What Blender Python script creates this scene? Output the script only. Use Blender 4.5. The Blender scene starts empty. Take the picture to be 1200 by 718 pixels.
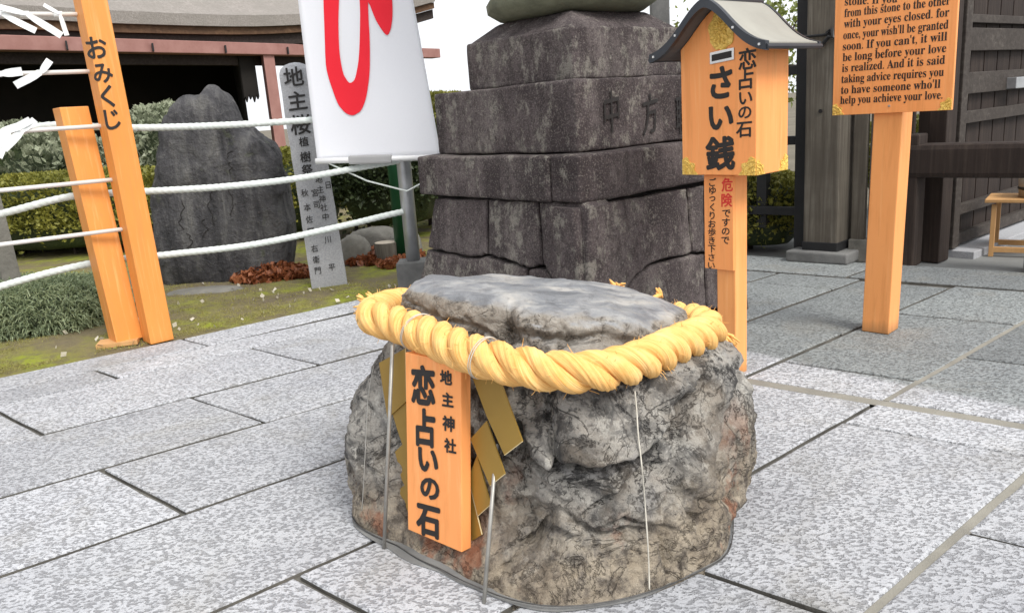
import bpy, bmesh, math, random
import numpy as np
from mathutils import Vector, Matrix
from mathutils.bvhtree import BVHTree

random.seed(7)
RNG = np.random.default_rng(7)
scene = bpy.context.scene
COL = scene.collection

# ------------------------------------------------------------------ camera
CAM_H, FPX, PITCH, ROLL = 1.05, 930.0, math.radians(13.8), math.radians(-4.1)
_cp, _sp, _cr, _sr = math.cos(PITCH), math.sin(PITCH), math.cos(ROLL), math.sin(ROLL)
RM = (np.array([[_cr, -_sr, 0], [_sr, _cr, 0], [0, 0, 1.]])
      @ np.array([[1, 0, 0], [0, _cp, -_sp], [0, _sp, _cp]])
      @ np.array([[1, 0, 0], [0, 0, -1], [0, 1, 0.]]))
cam_data = bpy.data.cameras.new('camera')
cam = bpy.data.objects.new('camera', cam_data)
COL.objects.link(cam)
cam_data.sensor_width = 36.0
cam_data.lens = FPX * 36.0 / 1200.0
cam_data.clip_start = 0.05
cam_data.clip_end = 2000
cam.matrix_world = Matrix(((RM[0][0], -RM[1][0], -RM[2][0], 0), (RM[0][1], -RM[1][1], -RM[2][1], 0),
                           (RM[0][2], -RM[1][2], -RM[2][2], CAM_H), (0, 0, 0, 1)))
scene.camera = cam

# ------------------------------------------------------------------ light
SUN_AZ, SUN_EL = math.radians(142), math.radians(50)       # compass bearing (0 = +y, clockwise) and height of the sun
world = bpy.data.worlds.new('World')
scene.world = world
world.use_nodes = True
wn = world.node_tree
wn.nodes.clear()
w_out = wn.nodes.new('ShaderNodeOutputWorld')
w_bg = wn.nodes.new('ShaderNodeBackground')
w_hsv = wn.nodes.new('ShaderNodeHueSaturation')
w_sky = wn.nodes.new('ShaderNodeTexSky')
w_sky.sky_type = 'NISHITA'
w_sky.sun_disc = False
w_sky.sun_elevation = SUN_EL
w_sky.sun_rotation = SUN_AZ
w_sky.air_density = 1.0
w_sky.dust_density = 5.0
w_hsv.inputs['Saturation'].default_value = 0.22            # overcast: nearly white
w_bg.inputs['Strength'].default_value = 0.10
wn.links.new(w_sky.outputs[0], w_hsv.inputs['Color'])
w_mix = wn.nodes.new('ShaderNodeMix')
w_mix.data_type = 'RGBA'
w_mix.inputs[0].default_value = 0.75                        # an even bright cloud cover over the clear sky
w_mix.inputs[7].default_value = (6.6, 6.75, 7.0, 1)
wn.links.new(w_hsv.outputs[0], w_mix.inputs[6])
wn.links.new(w_mix.outputs[2], w_bg.inputs['Color'])
wn.links.new(w_bg.outputs[0], w_out.inputs['Surface'])
sun_data = bpy.data.lights.new('sun', 'SUN')
sun_data.energy = 1.5
sun_data.angle = math.radians(24)
sun_data.color = (1.0, 0.97, 0.92)
sun = bpy.data.objects.new('sun', sun_data)
COL.objects.link(sun)
_sd = Vector((math.sin(SUN_AZ) * math.cos(SUN_EL), math.cos(SUN_AZ) * math.cos(SUN_EL), math.sin(SUN_EL)))
sun.rotation_euler = _sd.to_track_quat('Z', 'Y').to_euler()
sun.location = (5, -5, 8)
vs = scene.view_settings
vs.view_transform = 'Standard'
vs.look = 'None'
vs.gamma = 1.0
vs.use_curve_mapping = False
vs.exposure = 1.06
scene.cycles.max_bounces = 8

# ------------------------------------------------------------------ pixel helpers (photo pixels, 1200 x 718)
CAMP = np.array([0, 0, CAM_H])
def ray(x, y): return RM.T @ np.array([x - 600, y - 359, FPX])
def G(x, y, z=0.0):
    d = ray(x, y); return CAMP + d * (z - CAM_H) / d[2]
def AT(x, y, dist):
    d = ray(x, y); return CAMP + d * dist / d[1]
def PL(x, y, p0, n):
    d = ray(x, y); return CAMP + d * (np.dot(np.asarray(p0) - CAMP, n) / np.dot(d, n))
def azv(deg):
    return np.array([math.sin(math.radians(deg)), math.cos(math.radians(deg)), 0.0])
UP = np.array([0, 0, 1.0])
def nrm(v):
    v = np.asarray(v, float); return v / np.linalg.norm(v)

# ------------------------------------------------------------------ numpy noise
def _hash(ix, iy, iz, seed):
    h = (ix.astype(np.int64) * 374761393 + iy.astype(np.int64) * 668265263 + iz.astype(np.int64) * 2147483647 + seed * 974711) & 0xffffffff
    h = ((h ^ (h >> 13)) * 1274126177) & 0xffffffff
    h = ((h ^ (h >> 16)) * 2246822519) & 0xffffffff
    return ((h ^ (h >> 15)) & 0xffffff) / float(0xffffff)
def vnoise(P, seed=0):
    P = np.asarray(P, float); I = np.floor(P); F = P - I; F = F * F * F * (F * (F * 6 - 15) + 10)
    I = I.astype(np.int64); out = 0
    for dx in (0, 1):
        for dy in (0, 1):
            for dz in (0, 1):
                w = (F[:, 0] if dx else 1 - F[:, 0]) * (F[:, 1] if dy else 1 - F[:, 1]) * (F[:, 2] if dz else 1 - F[:, 2])
                out = out + w * _hash(I[:, 0] + dx, I[:, 1] + dy, I[:, 2] + dz, seed)
    return out * 2 - 1
def fbm(P, oct=4, seed=0, gain=0.5):
    P = np.asarray(P, float); s = 0; a = 1; t = 0
    for o in range(oct):
        s = s + a * vnoise(P * (2.03 ** o) + 17.3 * o, seed + o); t += a; a *= gain
    return s / t
def ridged(P, oct=3, seed=0):
    P = np.asarray(P, float); s = 0; a = 1; t = 0
    for o in range(oct):
        s = s + a * (1 - np.abs(vnoise(P * (2.03 ** o) + 9.1 * o, seed + o)) * 2); t += a; a *= 0.5
    return s / t
def sstep(a, b, x):
    t = np.clip((x - a) / (b - a), 0, 1); return t * t * (3 - 2 * t)

# ------------------------------------------------------------------ object helpers
def props(o, label=None, cat=None, group=None, kind=None):
    if label: o['label'] = label
    if cat: o['category'] = cat
    if group: o['group'] = group
    if kind: o['kind'] = kind
    return o
def thing(name, loc, label, cat, group=None):
    o = bpy.data.objects.new(name, None)
    o.empty_display_size = 0.1
    COL.objects.link(o)
    o.location = tuple(float(c) for c in loc)
    return props(o, label, cat, group)
def wloc(o):
    v = Vector((0, 0, 0))
    while o is not None:
        v = v + o.location; o = o.parent
    return np.array(v)
def mesh_obj(name, verts, faces, mat, parent=None, smooth=False, origin=None):
    V = np.asarray(verts, float).reshape(-1, 3)
    base = wloc(parent) if parent is not None else np.zeros(3)
    loc = np.zeros(3)
    if origin is not None:
        loc = np.asarray(origin, float) - base
    V = V - base - loc
    me = bpy.data.meshes.new(name)
    if isinstance(faces, np.ndarray):
        n, k = faces.shape
        me.vertices.add(len(V)); me.vertices.foreach_set('co', V.astype(np.float32).ravel())
        me.loops.add(n * k); me.loops.foreach_set('vertex_index', faces.astype(np.int32).ravel())
        me.polygons.add(n)
        me.polygons.foreach_set('loop_start', np.arange(0, n * k, k, dtype=np.int32))
        me.polygons.foreach_set('loop_total', np.full(n, k, dtype=np.int32))
        me.update(calc_edges=True); me.validate()
    else:
        me.from_pydata([tuple(v) for v in V], [], [tuple(f) for f in faces]); me.update()
    if mat is not None: me.materials.append(mat)
    if smooth:
        me.polygons.foreach_set('use_smooth', [True] * len(me.polygons)); me.update()
    o = bpy.data.objects.new(name, me)
    COL.objects.link(o)
    o.location = tuple(loc)
    if parent is not None: o.parent = parent
    return o
class MB:
    """collects pieces of ONE part"""
    def __init__(s): s.v = []; s.f = []
    def add(s, V, F):
        b = len(s.v); s.v += [tuple(map(float, p)) for p in V]; s.f += [tuple(int(i) + b for i in f) for f in F]; return s
    def build(s, name, mat, parent=None, smooth=False, origin=None):
        return mesh_obj(name, np.array(s.v), s.f, mat, parent, smooth, origin)
def box_geo(c, ex, ey, ez, bev=0.0):
    """centre + three half-extent vectors, with chamfered edges"""
    c = np.asarray(c, float); E = [np.asarray(e, float) for e in (ex, ey, ez)]; L = [np.linalg.norm(e) for e in E]
    bm = bmesh.new(); bmesh.ops.create_cube(bm, size=2.0)
    for v in bm.verts: v.co = Vector((v.co.x * L[0], v.co.y * L[1], v.co.z * L[2]))
    if bev > 0:
        bmesh.ops.bevel(bm, geom=bm.edges[:], offset=min(bev, min(L) * 0.6), segments=2, affect='EDGES', profile=0.6)
    U = [e / l for e, l in zip(E, L)]
    if np.dot(np.cross(U[0], U[1]), U[2]) < 0: bmesh.ops.reverse_faces(bm, faces=bm.faces[:])
    V = [c + U[0] * v.co.x + U[1] * v.co.y + U[2] * v.co.z for v in bm.verts]
    bm.verts.index_update(); F = [[v.index for v in f.verts] for f in bm.faces]; bm.free()
    return V, F
def bar_geo(p0, p1, w, h, side=None, bev=0.004):
    p0 = np.asarray(p0, float); p1 = np.asarray(p1, float); d = p1 - p0; L = np.linalg.norm(d); d = d / L
    if side is None: side = np.cross(d, UP) if abs(d[2]) < 0.9 else np.array([1., 0, 0])
    side = np.asarray(side, float); side = nrm(side - d * np.dot(side, d)); up = np.cross(side, d)
    return box_geo((p0 + p1) / 2, d * L / 2, side * w / 2, up * h / 2, bev)
def tube_geo(pts, r, n=8, closed=False, cap=True):
    P = np.asarray(pts, float); m = len(P)
    R = np.full(m, r) if np.isscalar(r) else np.asarray(r, float)
    T = np.zeros_like(P)
    for i in range(m):
        a = P[(i + 1) % m] if (closed or i < m - 1) else P[i]; b = P[(i - 1) % m] if (closed or i > 0) else P[i]
        T[i] = nrm(a - b + 1e-12)
    ref = np.array([0, 0, 1.]) if abs(T[0][2]) < 0.9 else np.array([1., 0, 0])
    V = []; N = nrm(ref - T[0] * np.dot(ref, T[0]))
    for i in range(m):
        N = nrm(N - T[i] * np.dot(N, T[i])); B = np.cross(T[i], N)
        for k in range(n):
            a = 2 * math.pi * k / n; V.append(P[i] + R[i] * (math.cos(a) * N + math.sin(a) * B))
    F = []
    for i in range(m if closed else m - 1):
        j = (i + 1) % m
        for k in range(n):
            l = (k + 1) % n; F.append((i * n + k, i * n + l, j * n + l, j * n + k))
    if cap and not closed:
        F.append(tuple(range(n - 1, -1, -1))); F.append(tuple((m - 1) * n + k for k in range(n)))
    return V, F
def catmull(P, n=8, closed=False):
    P = np.asarray(P, float); m = len(P); out = []
    for i in range(m if closed else m - 1):
        if closed: a, b, c, d = P[(i - 1) % m], P[i], P[(i + 1) % m], P[(i + 2) % m]
        else: a, b, c, d = P[max(i - 1, 0)], P[i], P[i + 1], P[min(i + 2, m - 1)]
        for k in range(n):
            t = k / n
            out.append(0.5 * ((2 * b) + (c - a) * t + (2 * a - 5 * b + 4 * c - d) * t * t + (3 * b - a - 3 * c + d) * t ** 3))
    if not closed: out.append(P[-1])
    return np.array(out)
def prism_geo(poly, depth_vec):
    """closed polygon (front, any winding) extruded along depth_vec; with its back"""
    P = [np.asarray(p, float) for p in poly]; n = len(P); D = np.asarray(depth_vec, float)
    nn = np.zeros(3)
    for i in range(n): nn += np.cross(P[i], P[(i + 1) % n])
    if np.dot(nn, D) > 0: P = P[::-1]
    V = P + [p + D for p in P]
    F = [tuple(range(n)), tuple(range(2 * n - 1, n - 1, -1))]
    F += [(i, i + n, (i + 1) % n + n, (i + 1) % n) for i in range(n)]
    return V, F
def lathe_geo(c, prof, n=32, sq=0.0, yaw=0.0):
    V = []; F = []
    for r, z in prof:
        for k in range(n):
            a = 2 * math.pi * k / n; V.append((c[0] + r * math.cos(a + yaw), c[1] + r * math.sin(a + yaw), z))
    for i in range(len(prof) - 1):
        for k in range(n):
            l = (k + 1) % n; F.append((i * n + k, i * n + l, (i + 1) * n + l, (i + 1) * n + k))
    F.append(tuple(range(n - 1, -1, -1))); F.append(tuple((len(prof) - 1) * n + k for k in range(n)))
    return V, F
def rough_block(c, U, half, r=0.015, n=14, amp=0.006, scale=9, seed=0, taper=(1, 1)):
    """rounded block with an uneven, weathered skin. U: three unit axes, half: half sizes, taper scales the top"""
    half = np.asarray(half, float)
    def ticks(h):
        a = np.linspace(-h + r, h - r, n); e = np.array([h - r * 0.55, h]); return np.concatenate([-e[::-1], a, e])
    tk = [ticks(h) for h in half]; V = []; F = []; idx = {}
    def vid(p):
        k = tuple(np.round(p, 6))
        if k not in idx: idx[k] = len(V); V.append(p)
        return idx[k]
    for ax in range(3):
        a, b = [(1, 2), (2, 0), (0, 1)][ax]
        for s in (-1, 1):
            ta, tb = tk[a], tk[b]; g = np.zeros((len(ta), len(tb)), int)
            for i, x in enumerate(ta):
                for j, y in enumerate(tb):
                    p = np.zeros(3); p[ax] = s * half[ax]; p[a] = x; p[b] = y; g[i, j] = vid(p)
            for i in range(len(ta) - 1):
                for j in range(len(tb) - 1):
                    q = (g[i, j], g[i + 1, j], g[i + 1, j + 1], g[i, j + 1]); F.append(q if s > 0 else q[::-1])
    V = np.array(V); inner = half - r; q = np.clip(V, -inner, inner); d = V - q; L = np.linalg.norm(d, axis=1, keepdims=True)
    N = d / np.maximum(L, 1e-9); V = q + N * r
    t = (V[:, 2:3] + half[2]) / (2 * half[2]); V[:, 0:1] *= 1 + (taper[0] - 1) * t; V[:, 1:2] *= 1 + (taper[1] - 1) * t
    W = np.asarray(c) + V[:, 0:1] * U[0] + V[:, 1:2] * U[1] + V[:, 2:3] * U[2]
    NW = N[:, 0:1] * U[0] + N[:, 1:2] * U[1] + N[:, 2:3] * U[2]
    W = W + NW * (amp * fbm(W * scale, 4, seed))[:, None]
    if np.dot(np.cross(U[0], U[1]), U[2]) < 0: F = [f[::-1] for f in F]
    return W, F
def stone_prism(poly2, to3, inward, depth=0.2, bev=0.012, jit=0.006, seg=4, seed=1):
    """flat-faced stone: polygon in face coordinates -> 3D, uneven edge, chamfered rim"""
    rnd = random.Random(seed); P = []
    n = len(poly2)
    for i in range(n):
        a = np.array(poly2[i], float); b = np.array(poly2[(i + 1) % n], float)
        for k in range(seg):
            p = a + (b - a) * k / seg
            P.append(p + (np.array([rnd.uniform(-jit, jit), rnd.uniform(-jit, jit)]) if k else 0))
    P = np.array(P); c = P.mean(0); m = len(P)
    nxt = np.roll(P, -1, 0) - P; prv = P - np.roll(P, 1, 0)
    t = nxt / np.linalg.norm(nxt, axis=1, keepdims=True) + prv / np.linalg.norm(prv, axis=1, keepdims=True)
    t /= np.linalg.norm(t, axis=1, keepdims=True) + 1e-9
    area = np.sum(P[:, 0] * np.roll(P[:, 1], -1) - np.roll(P[:, 0], -1) * P[:, 1])
    nin = np.stack([-t[:, 1], t[:, 0]], 1) * (1 if area > 0 else -1)
    inward = np.asarray(inward, float)
    rings = [(0.0, depth), (0.0, bev), (bev * 0.35, bev * 0.3), (bev, 0.0)]
    V = []
    for off, dep in rings:
        for p, q in zip(P, nin): V.append(np.asarray(to3(*(p + q * off))) + inward * dep)
    V.append(np.asarray(to3(*c)) - inward * bev * 0.4)
    F = []
    for r_ in range(3):
        for i in range(m):
            j = (i + 1) % m; F.append((r_ * m + i, r_ * m + j, (r_ + 1) * m + j, (r_ + 1) * m + i))
    for i in range(m): F.append((3 * m + i, 3 * m + (i + 1) % m, 4 * m))
    # orientation: front normal against inward
    a, b, cc = [np.asarray(V[k]) for k in F[-1]]
    if np.dot(np.cross(b - a, cc - a), inward) > 0: F = [f[::-1] for f in F]
    return V, F

# ------------------------------------------------------------------ materials
class NT:
    def __init__(s, name):
        s.m = bpy.data.materials.new(name); s.m.use_nodes = True; s.t = s.m.node_tree
        s.b = s.t.nodes['Principled BSDF']; s.tc = s.t.nodes.new('ShaderNodeTexCoord')
    def n(s, ty, **kw):
        nd = s.t.nodes.new(ty)
        for k, v in kw.items(): setattr(nd, k, v)
        return nd
    def link(s, a, b): s.t.links.new(a, b)
    def setin(s, node, key, val):
        if hasattr(val, 'is_output') or isinstance(val, bpy.types.NodeSocket): s.link(val, node.inputs[key])
        else: node.inputs[key].default_value = val
    def coords(s, scale=(1, 1, 1), rot=(0, 0, 0), loc=(0, 0, 0)):
        mp = s.n('ShaderNodeMapping'); s.link(s.tc.outputs['Object'], mp.inputs[0])
        mp.inputs['Scale'].default_value = scale; mp.inputs['Rotation'].default_value = rot; mp.inputs['Location'].default_value = loc
        return mp.outputs[0]
    def noise(s, scale, detail=6, rough=0.6, vec=None, dist=0.0):
        nd = s.n('ShaderNodeTexNoise'); nd.inputs['Scale'].default_value = scale; nd.inputs['Detail'].default_value = detail
        nd.inputs['Roughness'].default_value = rough; nd.inputs['Distortion'].default_value = dist
        s.link(vec if vec is not None else s.tc.outputs['Object'], nd.inputs['Vector']); return nd.outputs['Fac']
    def voro(s, scale, feature='F1', vec=None, out='Distance', rnd=1.0):
        nd = s.n('ShaderNodeTexVoronoi'); nd.feature = feature; nd.inputs['Scale'].default_value = scale
        nd.inputs['Randomness'].default_value = rnd
        s.link(vec if vec is not None else s.tc.outputs['Object'], nd.inputs['Vector']); return nd.outputs[out]
    def ramp(s, fac, stops, interp='LINEAR'):
        r = s.n('ShaderNodeValToRGB'); r.color_ramp.interpolation = interp; el = r.color_ramp.elements
        while len(el) < len(stops): el.new(0.5)
        for e, (p, c) in zip(el, stops):
            e.position = p; e.color = (c, c, c, 1) if np.isscalar(c) else (*c, 1)
        s.link(fac, r.inputs[0]); return r.outputs[0]
    def mix(s, fac, a, b, blend='MIX'):
        m = s.n('ShaderNodeMix', data_type='RGBA', blend_type=blend)
        s.setin(m, 0, fac)
        for k, v in ((6, a), (7, b)):
            if isinstance(v, (tuple, list)): m.inputs[k].default_value = (*v, 1) if len(v) == 3 else v
            else: s.link(v, m.inputs[k])
        return m.outputs[2]
    def math(s, op, a, b=0.0, clamp=False):
        m = s.n('ShaderNodeMath', operation=op, use_clamp=clamp); s.setin(m, 0, a); s.setin(m, 1, b); return m.outputs[0]
    def sep(s, vec=None):
        m = s.n('ShaderNodeSeparateXYZ'); s.link(vec if vec is not None else s.tc.outputs['Object'], m.inputs[0]); return m.outputs
    def bump(s, h, strength=0.3, dist=0.01, prev=None):
        b = s.n('ShaderNodeBump'); b.inputs['Strength'].default_value = strength; b.inputs['Distance'].default_value = dist
        s.link(h, b.inputs['Height'])
        if prev is not None: s.link(prev, b.inputs['Normal'])
        return b.outputs[0]
    def done(s, color, rough=0.8, normal=None, metal=0.0, spec=0.4):
        if isinstance(color, (tuple, list)): s.b.inputs['Base Color'].default_value = (*color, 1)
        else: s.link(color, s.b.inputs['Base Color'])
        s.setin(s.b, 'Roughness', rough); s.b.inputs['Metallic'].default_value = metal
        s.b.inputs['Specular IOR Level'].default_value = spec
        if normal is not None: s.link(normal, s.b.inputs['Normal'])
        return s.m
MAT = {}
def simple(name, c1, c2, scale=6, rough=0.6, bump=0.1, bdist=0.003, bscale=60, metal=0.0, spec=0.4, stretch=(1, 1, 1)):
    t = NT(name); v = t.coords(stretch)
    f = t.noise(scale, 6, 0.6, v); col = t.ramp(f, [(0.3, c1), (0.7, c2)])
    nb = t.bump(t.noise(bscale, 4, 0.6, v), bump, bdist)
    MAT[name] = t.done(col, rough, nb, metal, spec); return MAT[name]

def m_granite():
    t = NT('bush_hammered_granite')
    inf = t.n('ShaderNodeObjectInfo')
    v = t.coords((1, 1, 1), (0, 0, math.radians(38)))
    v2 = t.coords((62, 92, 60), (0, 0, math.radians(38)))
    v2 = t.coords((86, 126, 70), (0, 0, math.radians(38)))
    wv = t.n('ShaderNodeTexNoise'); t.link(v2, wv.inputs['Vector']); wv.inputs['Scale'].default_value = 0.9; wv.inputs['Detail'].default_value = 2
    av = t.n('ShaderNodeVectorMath', operation='MULTIPLY_ADD'); t.link(wv.outputs['Color'], av.inputs[0]); av.inputs[1].default_value = (1.5, 1.5, 1.5); t.link(v2, av.inputs[2])
    vd = t.voro(1.0, 'SMOOTH_F1', av.outputs[0]); warp = t.math('ADD', t.math('MULTIPLY', vd, 0.55), t.noise(0.85, 3, 0.55, av.outputs[0]))
    pits = t.ramp(warp, [(0.585, 0.0), (0.755, 1.0)])
    fine = t.noise(260, 3, 0.7)
    big = t.noise(1.3, 5, 0.6)
    grey = t.ramp(t.noise(9, 4, 0.6), [(0.3, (0.49, 0.50, 0.525)), (0.7, (0.58, 0.59, 0.615))])
    dark = t.mix(inf.outputs['Random'], (0.31, 0.314, 0.33), (0.26, 0.263, 0.276))
    c = t.mix(pits, dark, grey)
    c = t.mix(t.ramp(fine, [(0.40, 0.3), (0.52, 0.0)]), c, (0.18, 0.18, 0.19))
    c = t.mix(0.75, c, t.ramp(big, [(0.3, (0.80, 0.80, 0.82)), (0.7, (1.02, 1.02, 1.0))]), 'MULTIPLY')
    tone = t.math('ADD', t.math('MULTIPLY', inf.outputs['Random'], 0.30), 0.78)
    tc = t.n('ShaderNodeCombineColor')
    for k in range(3): t.link(tone, tc.inputs[k])
    c = t.mix(1.0, c, tc.outputs[0], 'MULTIPLY')
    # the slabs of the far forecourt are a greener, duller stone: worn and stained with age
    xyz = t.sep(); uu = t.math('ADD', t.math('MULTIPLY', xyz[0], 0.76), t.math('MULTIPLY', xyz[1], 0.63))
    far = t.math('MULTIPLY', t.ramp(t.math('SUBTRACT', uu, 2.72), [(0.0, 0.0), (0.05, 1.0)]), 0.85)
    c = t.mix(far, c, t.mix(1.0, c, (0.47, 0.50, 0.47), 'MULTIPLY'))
    stain = t.ramp(t.noise(2.3, 6, 0.65, None, 0.6), [(0.52, 0.0), (0.70, 0.45)])
    c = t.mix(stain, c, (0.25, 0.235, 0.20))
    h = t.math('ADD', pits, t.math('MULTIPLY', fine, 0.5))
    nb = t.bump(h, 0.7, 0.006)
    MAT['granite'] = t.done(c, 0.72, nb, 0, 0.35)
def m_boulder():
    t = NT('boulder_stone')
    xyz = t.sep(); z = xyz[2]
    geo = t.n('ShaderNodeNewGeometry'); nz = t.sep(geo.outputs['Normal'])[2]
    n1 = t.noise(5.5, 9, 0.68, None, 0.8); n2 = t.noise(24, 9, 0.74, None, 0.15); n3 = t.noise(95, 5, 0.75)
    c = t.ramp(n1, [(0.35, (0.055, 0.053, 0.052)), (0.43, (0.15, 0.145, 0.138)), (0.49, (0.29, 0.278, 0.258)), (0.56, (0.42, 0.40, 0.365)), (0.70, (0.34, 0.335, 0.335))])
    n4 = t.noise(11, 9, 0.76, t.coords(loc=(5, 5, 5)))
    c = t.mix(t.ramp(n4, [(0.42, 0.85), (0.465, 0.0)]), c, (0.055, 0.053, 0.053))
    c = t.mix(t.ramp(n2, [(0.37, 0.6), (0.43, 0.0)]), c, (0.05, 0.048, 0.047))
    lines = t.math('ABSOLUTE', t.math('SUBTRACT', t.noise(4.6, 6, 0.62, t.coords((1, 1, 1.25), (0.4, 0.3, 0), (2, 8, 1)), 0.9), 0.5)); lm = t.ramp(lines, [(0.0, 1.0), (0.011, 0.0)])
    lines2 = t.math('ABSOLUTE', t.math('SUBTRACT', t.noise(9.5, 5, 0.6, t.coords((1.2, 1, 0.8), (0.2, 0.9, 0), (6, 3, 1)), 0.6), 0.52)); lm = t.math('MAXIMUM', lm, t.math('MULTIPLY', t.ramp(lines2, [(0.0, 1.0), (0.008, 0.0)]), 0.7))
    c = t.mix(t.math('MULTIPLY', lm, 0.8), c, (0.035, 0.033, 0.032))
    c = t.mix(t.ramp(n4, [(0.555, 0.0), (0.59, 0.75)]), c, (0.58, 0.56, 0.515))
    # warm iron stains near the foot
    foot = t.ramp(t.math('ADD', z, t.math('MULTIPLY', t.math('SUBTRACT', t.noise(3.1, 4), 0.5), 0.5)), [(0.08, 1.0), (0.26, 0.0)])
    c = t.mix(t.math('MULTIPLY', foot, 0.75), c, t.mix(t.ramp(n2, [(0.42, 0.0), (0.55, 1.0)]), (0.12, 0.092, 0.066), (0.47, 0.39, 0.285)))
    rust = t.math('MULTIPLY', foot, t.ramp(t.noise(9, 5, 0.6, t.coords((1, 1, 0.6), loc=(3.3, 1, 0))), [(0.55, 0.0), (0.63, 0.65)]))
    c = t.mix(rust, c, (0.36, 0.125, 0.055))
    warm = t.ramp(t.noise(4.2, 5, 0.6, t.coords(loc=(7, 2, 5))), [(0.5, 0.0), (0.68, 0.55)])
    c = t.mix(warm, c, (0.31, 0.25, 0.185))
    # polished blue-grey top with white veins, a beige broken band at its rim
    topm = t.math('MULTIPLY', t.ramp(nz, [(0.55, 0.0), (0.85, 1.0)]), t.ramp(z, [(0.50, 0.0), (0.535, 1.0)]), True)
    rim = t.ramp(t.math('ADD', z, t.math('MULTIPLY', t.math('SUBTRACT', n1, 0.5), 0.08)), [(0.475, 0.0), (0.50, 0.8)])
    c = t.mix(rim, c, t.ramp(n2, [(0.36, (0.15, 0.13, 0.11)), (0.46, (0.36, 0.325, 0.28)), (0.6, (0.48, 0.445, 0.395))]))
    vein = t.ramp(t.voro(6, 'DISTANCE_TO_EDGE', t.coords((1.0, 1.9, 1), (0, 0, 0.5))), [(0.0, 0.55), (0.05, 0.0)])
    blue = t.ramp(t.noise(6.5, 7, 0.6, t.coords((0.8, 1.8, 1), (0, 0, 0.3)), 0.7), [(0.30, (0.13, 0.138, 0.15)), (0.46, (0.22, 0.228, 0.245)), (0.56, (0.33, 0.332, 0.335)), (0.66, (0.45, 0.43, 0.40))])
    blue = t.mix(t.math('MULTIPLY', t.math('MULTIPLY', vein, 0.5), t.ramp(n1, [(0.45, 0.0), (0.6, 1.0)])), blue, (0.55, 0.55, 0.55))
    blue = t.mix(t.ramp(n2, [(0.36, 0.5), (0.48, 0.0)]), blue, (0.10, 0.10, 0.105))
    c = t.mix(topm, c, blue)
    speck = t.ramp(n3, [(0.36, 0.55), (0.46, 0.0)])
    c = t.mix(t.math('MULTIPLY', t.math('MULTIPLY', speck, 0.5), t.math('SUBTRACT', 1.0, t.math('MULTIPLY', topm, 0.7))), c, (0.04, 0.038, 0.035))
    c = t.mix(1.0, c, (0.86, 0.85, 0.835), 'MULTIPLY')
    h = t.math('ADD', t.math('MULTIPLY', n2, 0.7), t.math('ADD', t.math('MULTIPLY', n4, 0.9), t.math('MULTIPLY', n3, 0.3)))
    cr = t.ramp(t.voro(13, 'DISTANCE_TO_EDGE', t.coords((1, 1, 1.4))), [(0.0, 0.0), (0.06, 1.0)])
    h = t.math('SUBTRACT', h, t.math('MULTIPLY', lm, 0.55))
    bs = t.n('ShaderNodeBump'); bs.inputs['Distance'].default_value = 0.02; t.link(h, bs.inputs['Height']); t.setin(bs, 'Strength', t.math('SUBTRACT', 0.95, t.math('MULTIPLY', topm, 0.55))); nb = bs.outputs[0]
    MAT['boulder'] = t.done(c, t.math('SUBTRACT', 0.85, t.math('MULTIPLY', topm, 0.42)), nb, 0, 0.4)
def m_lantern():
    t = NT('weathered_lantern_stone')
    inf = t.n('ShaderNodeObjectInfo')
    n1 = t.noise(3.4, 7, 0.62, t.coords((1, 1, 0.8)), 0.2); n2 = t.noise(130, 4, 0.7); n3 = t.noise(8.5, 10, 0.78, t.coords((1.3, 1.3, 0.8), loc=(4, 3, 1))); n5 = t.noise(30, 6, 0.75)
    streak = t.noise(1.0, 5, 0.6, t.coords((9, 9, 0.9), loc=(1, 2, 0)))
    c = t.ramp(n1, [(0.34, (0.040, 0.031, 0.032)), (0.48, (0.082, 0.066, 0.067)), (0.60, (0.128, 0.108, 0.105)), (0.72, (0.175, 0.155, 0.142))])
    c = t.mix(t.ramp(streak, [(0.40, 0.6), (0.52, 0.0)]), c, (0.034, 0.027, 0.028))
    lich = t.math('ADD', n3, t.math('MULTIPLY', t.math('SUBTRACT', inf.outputs['Random'], 0.5), 0.10))
    c = t.mix(t.ramp(lich, [(0.545, 0.0), (0.60, 0.62)]), c, (0.265, 0.25, 0.215))
    c = t.mix(t.ramp(n5, [(0.42, 0.55), (0.50, 0.0)]), c, (0.038, 0.031, 0.031))
    c = t.mix(t.ramp(n2, [(0.54, 0.0), (0.64, 0.45)]), c, (0.27, 0.245, 0.22))
    c = t.mix(t.ramp(n2, [(0.36, 0.5), (0.46, 0.0)]), c, (0.025, 0.021, 0.021))
    nb = t.bump(t.math('ADD', t.math('MULTIPLY', n2, 0.6), t.math('ADD', n5, n3)), 0.8, 0.01)
    MAT['lantern'] = t.done(c, 0.9, nb, 0, 0.2)
    t = NT('mossy_lantern_stone')
    n1 = t.noise(6, 7, 0.65); n2 = t.noise(60, 4, 0.7)
    c = t.ramp(n1, [(0.3, (0.075, 0.078, 0.055)), (0.55, (0.15, 0.155, 0.105)), (0.75, (0.21, 0.21, 0.15))])
    MAT['mossy_lantern'] = t.done(c, 0.9, t.bump(n2, 0.5, 0.006))
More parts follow.
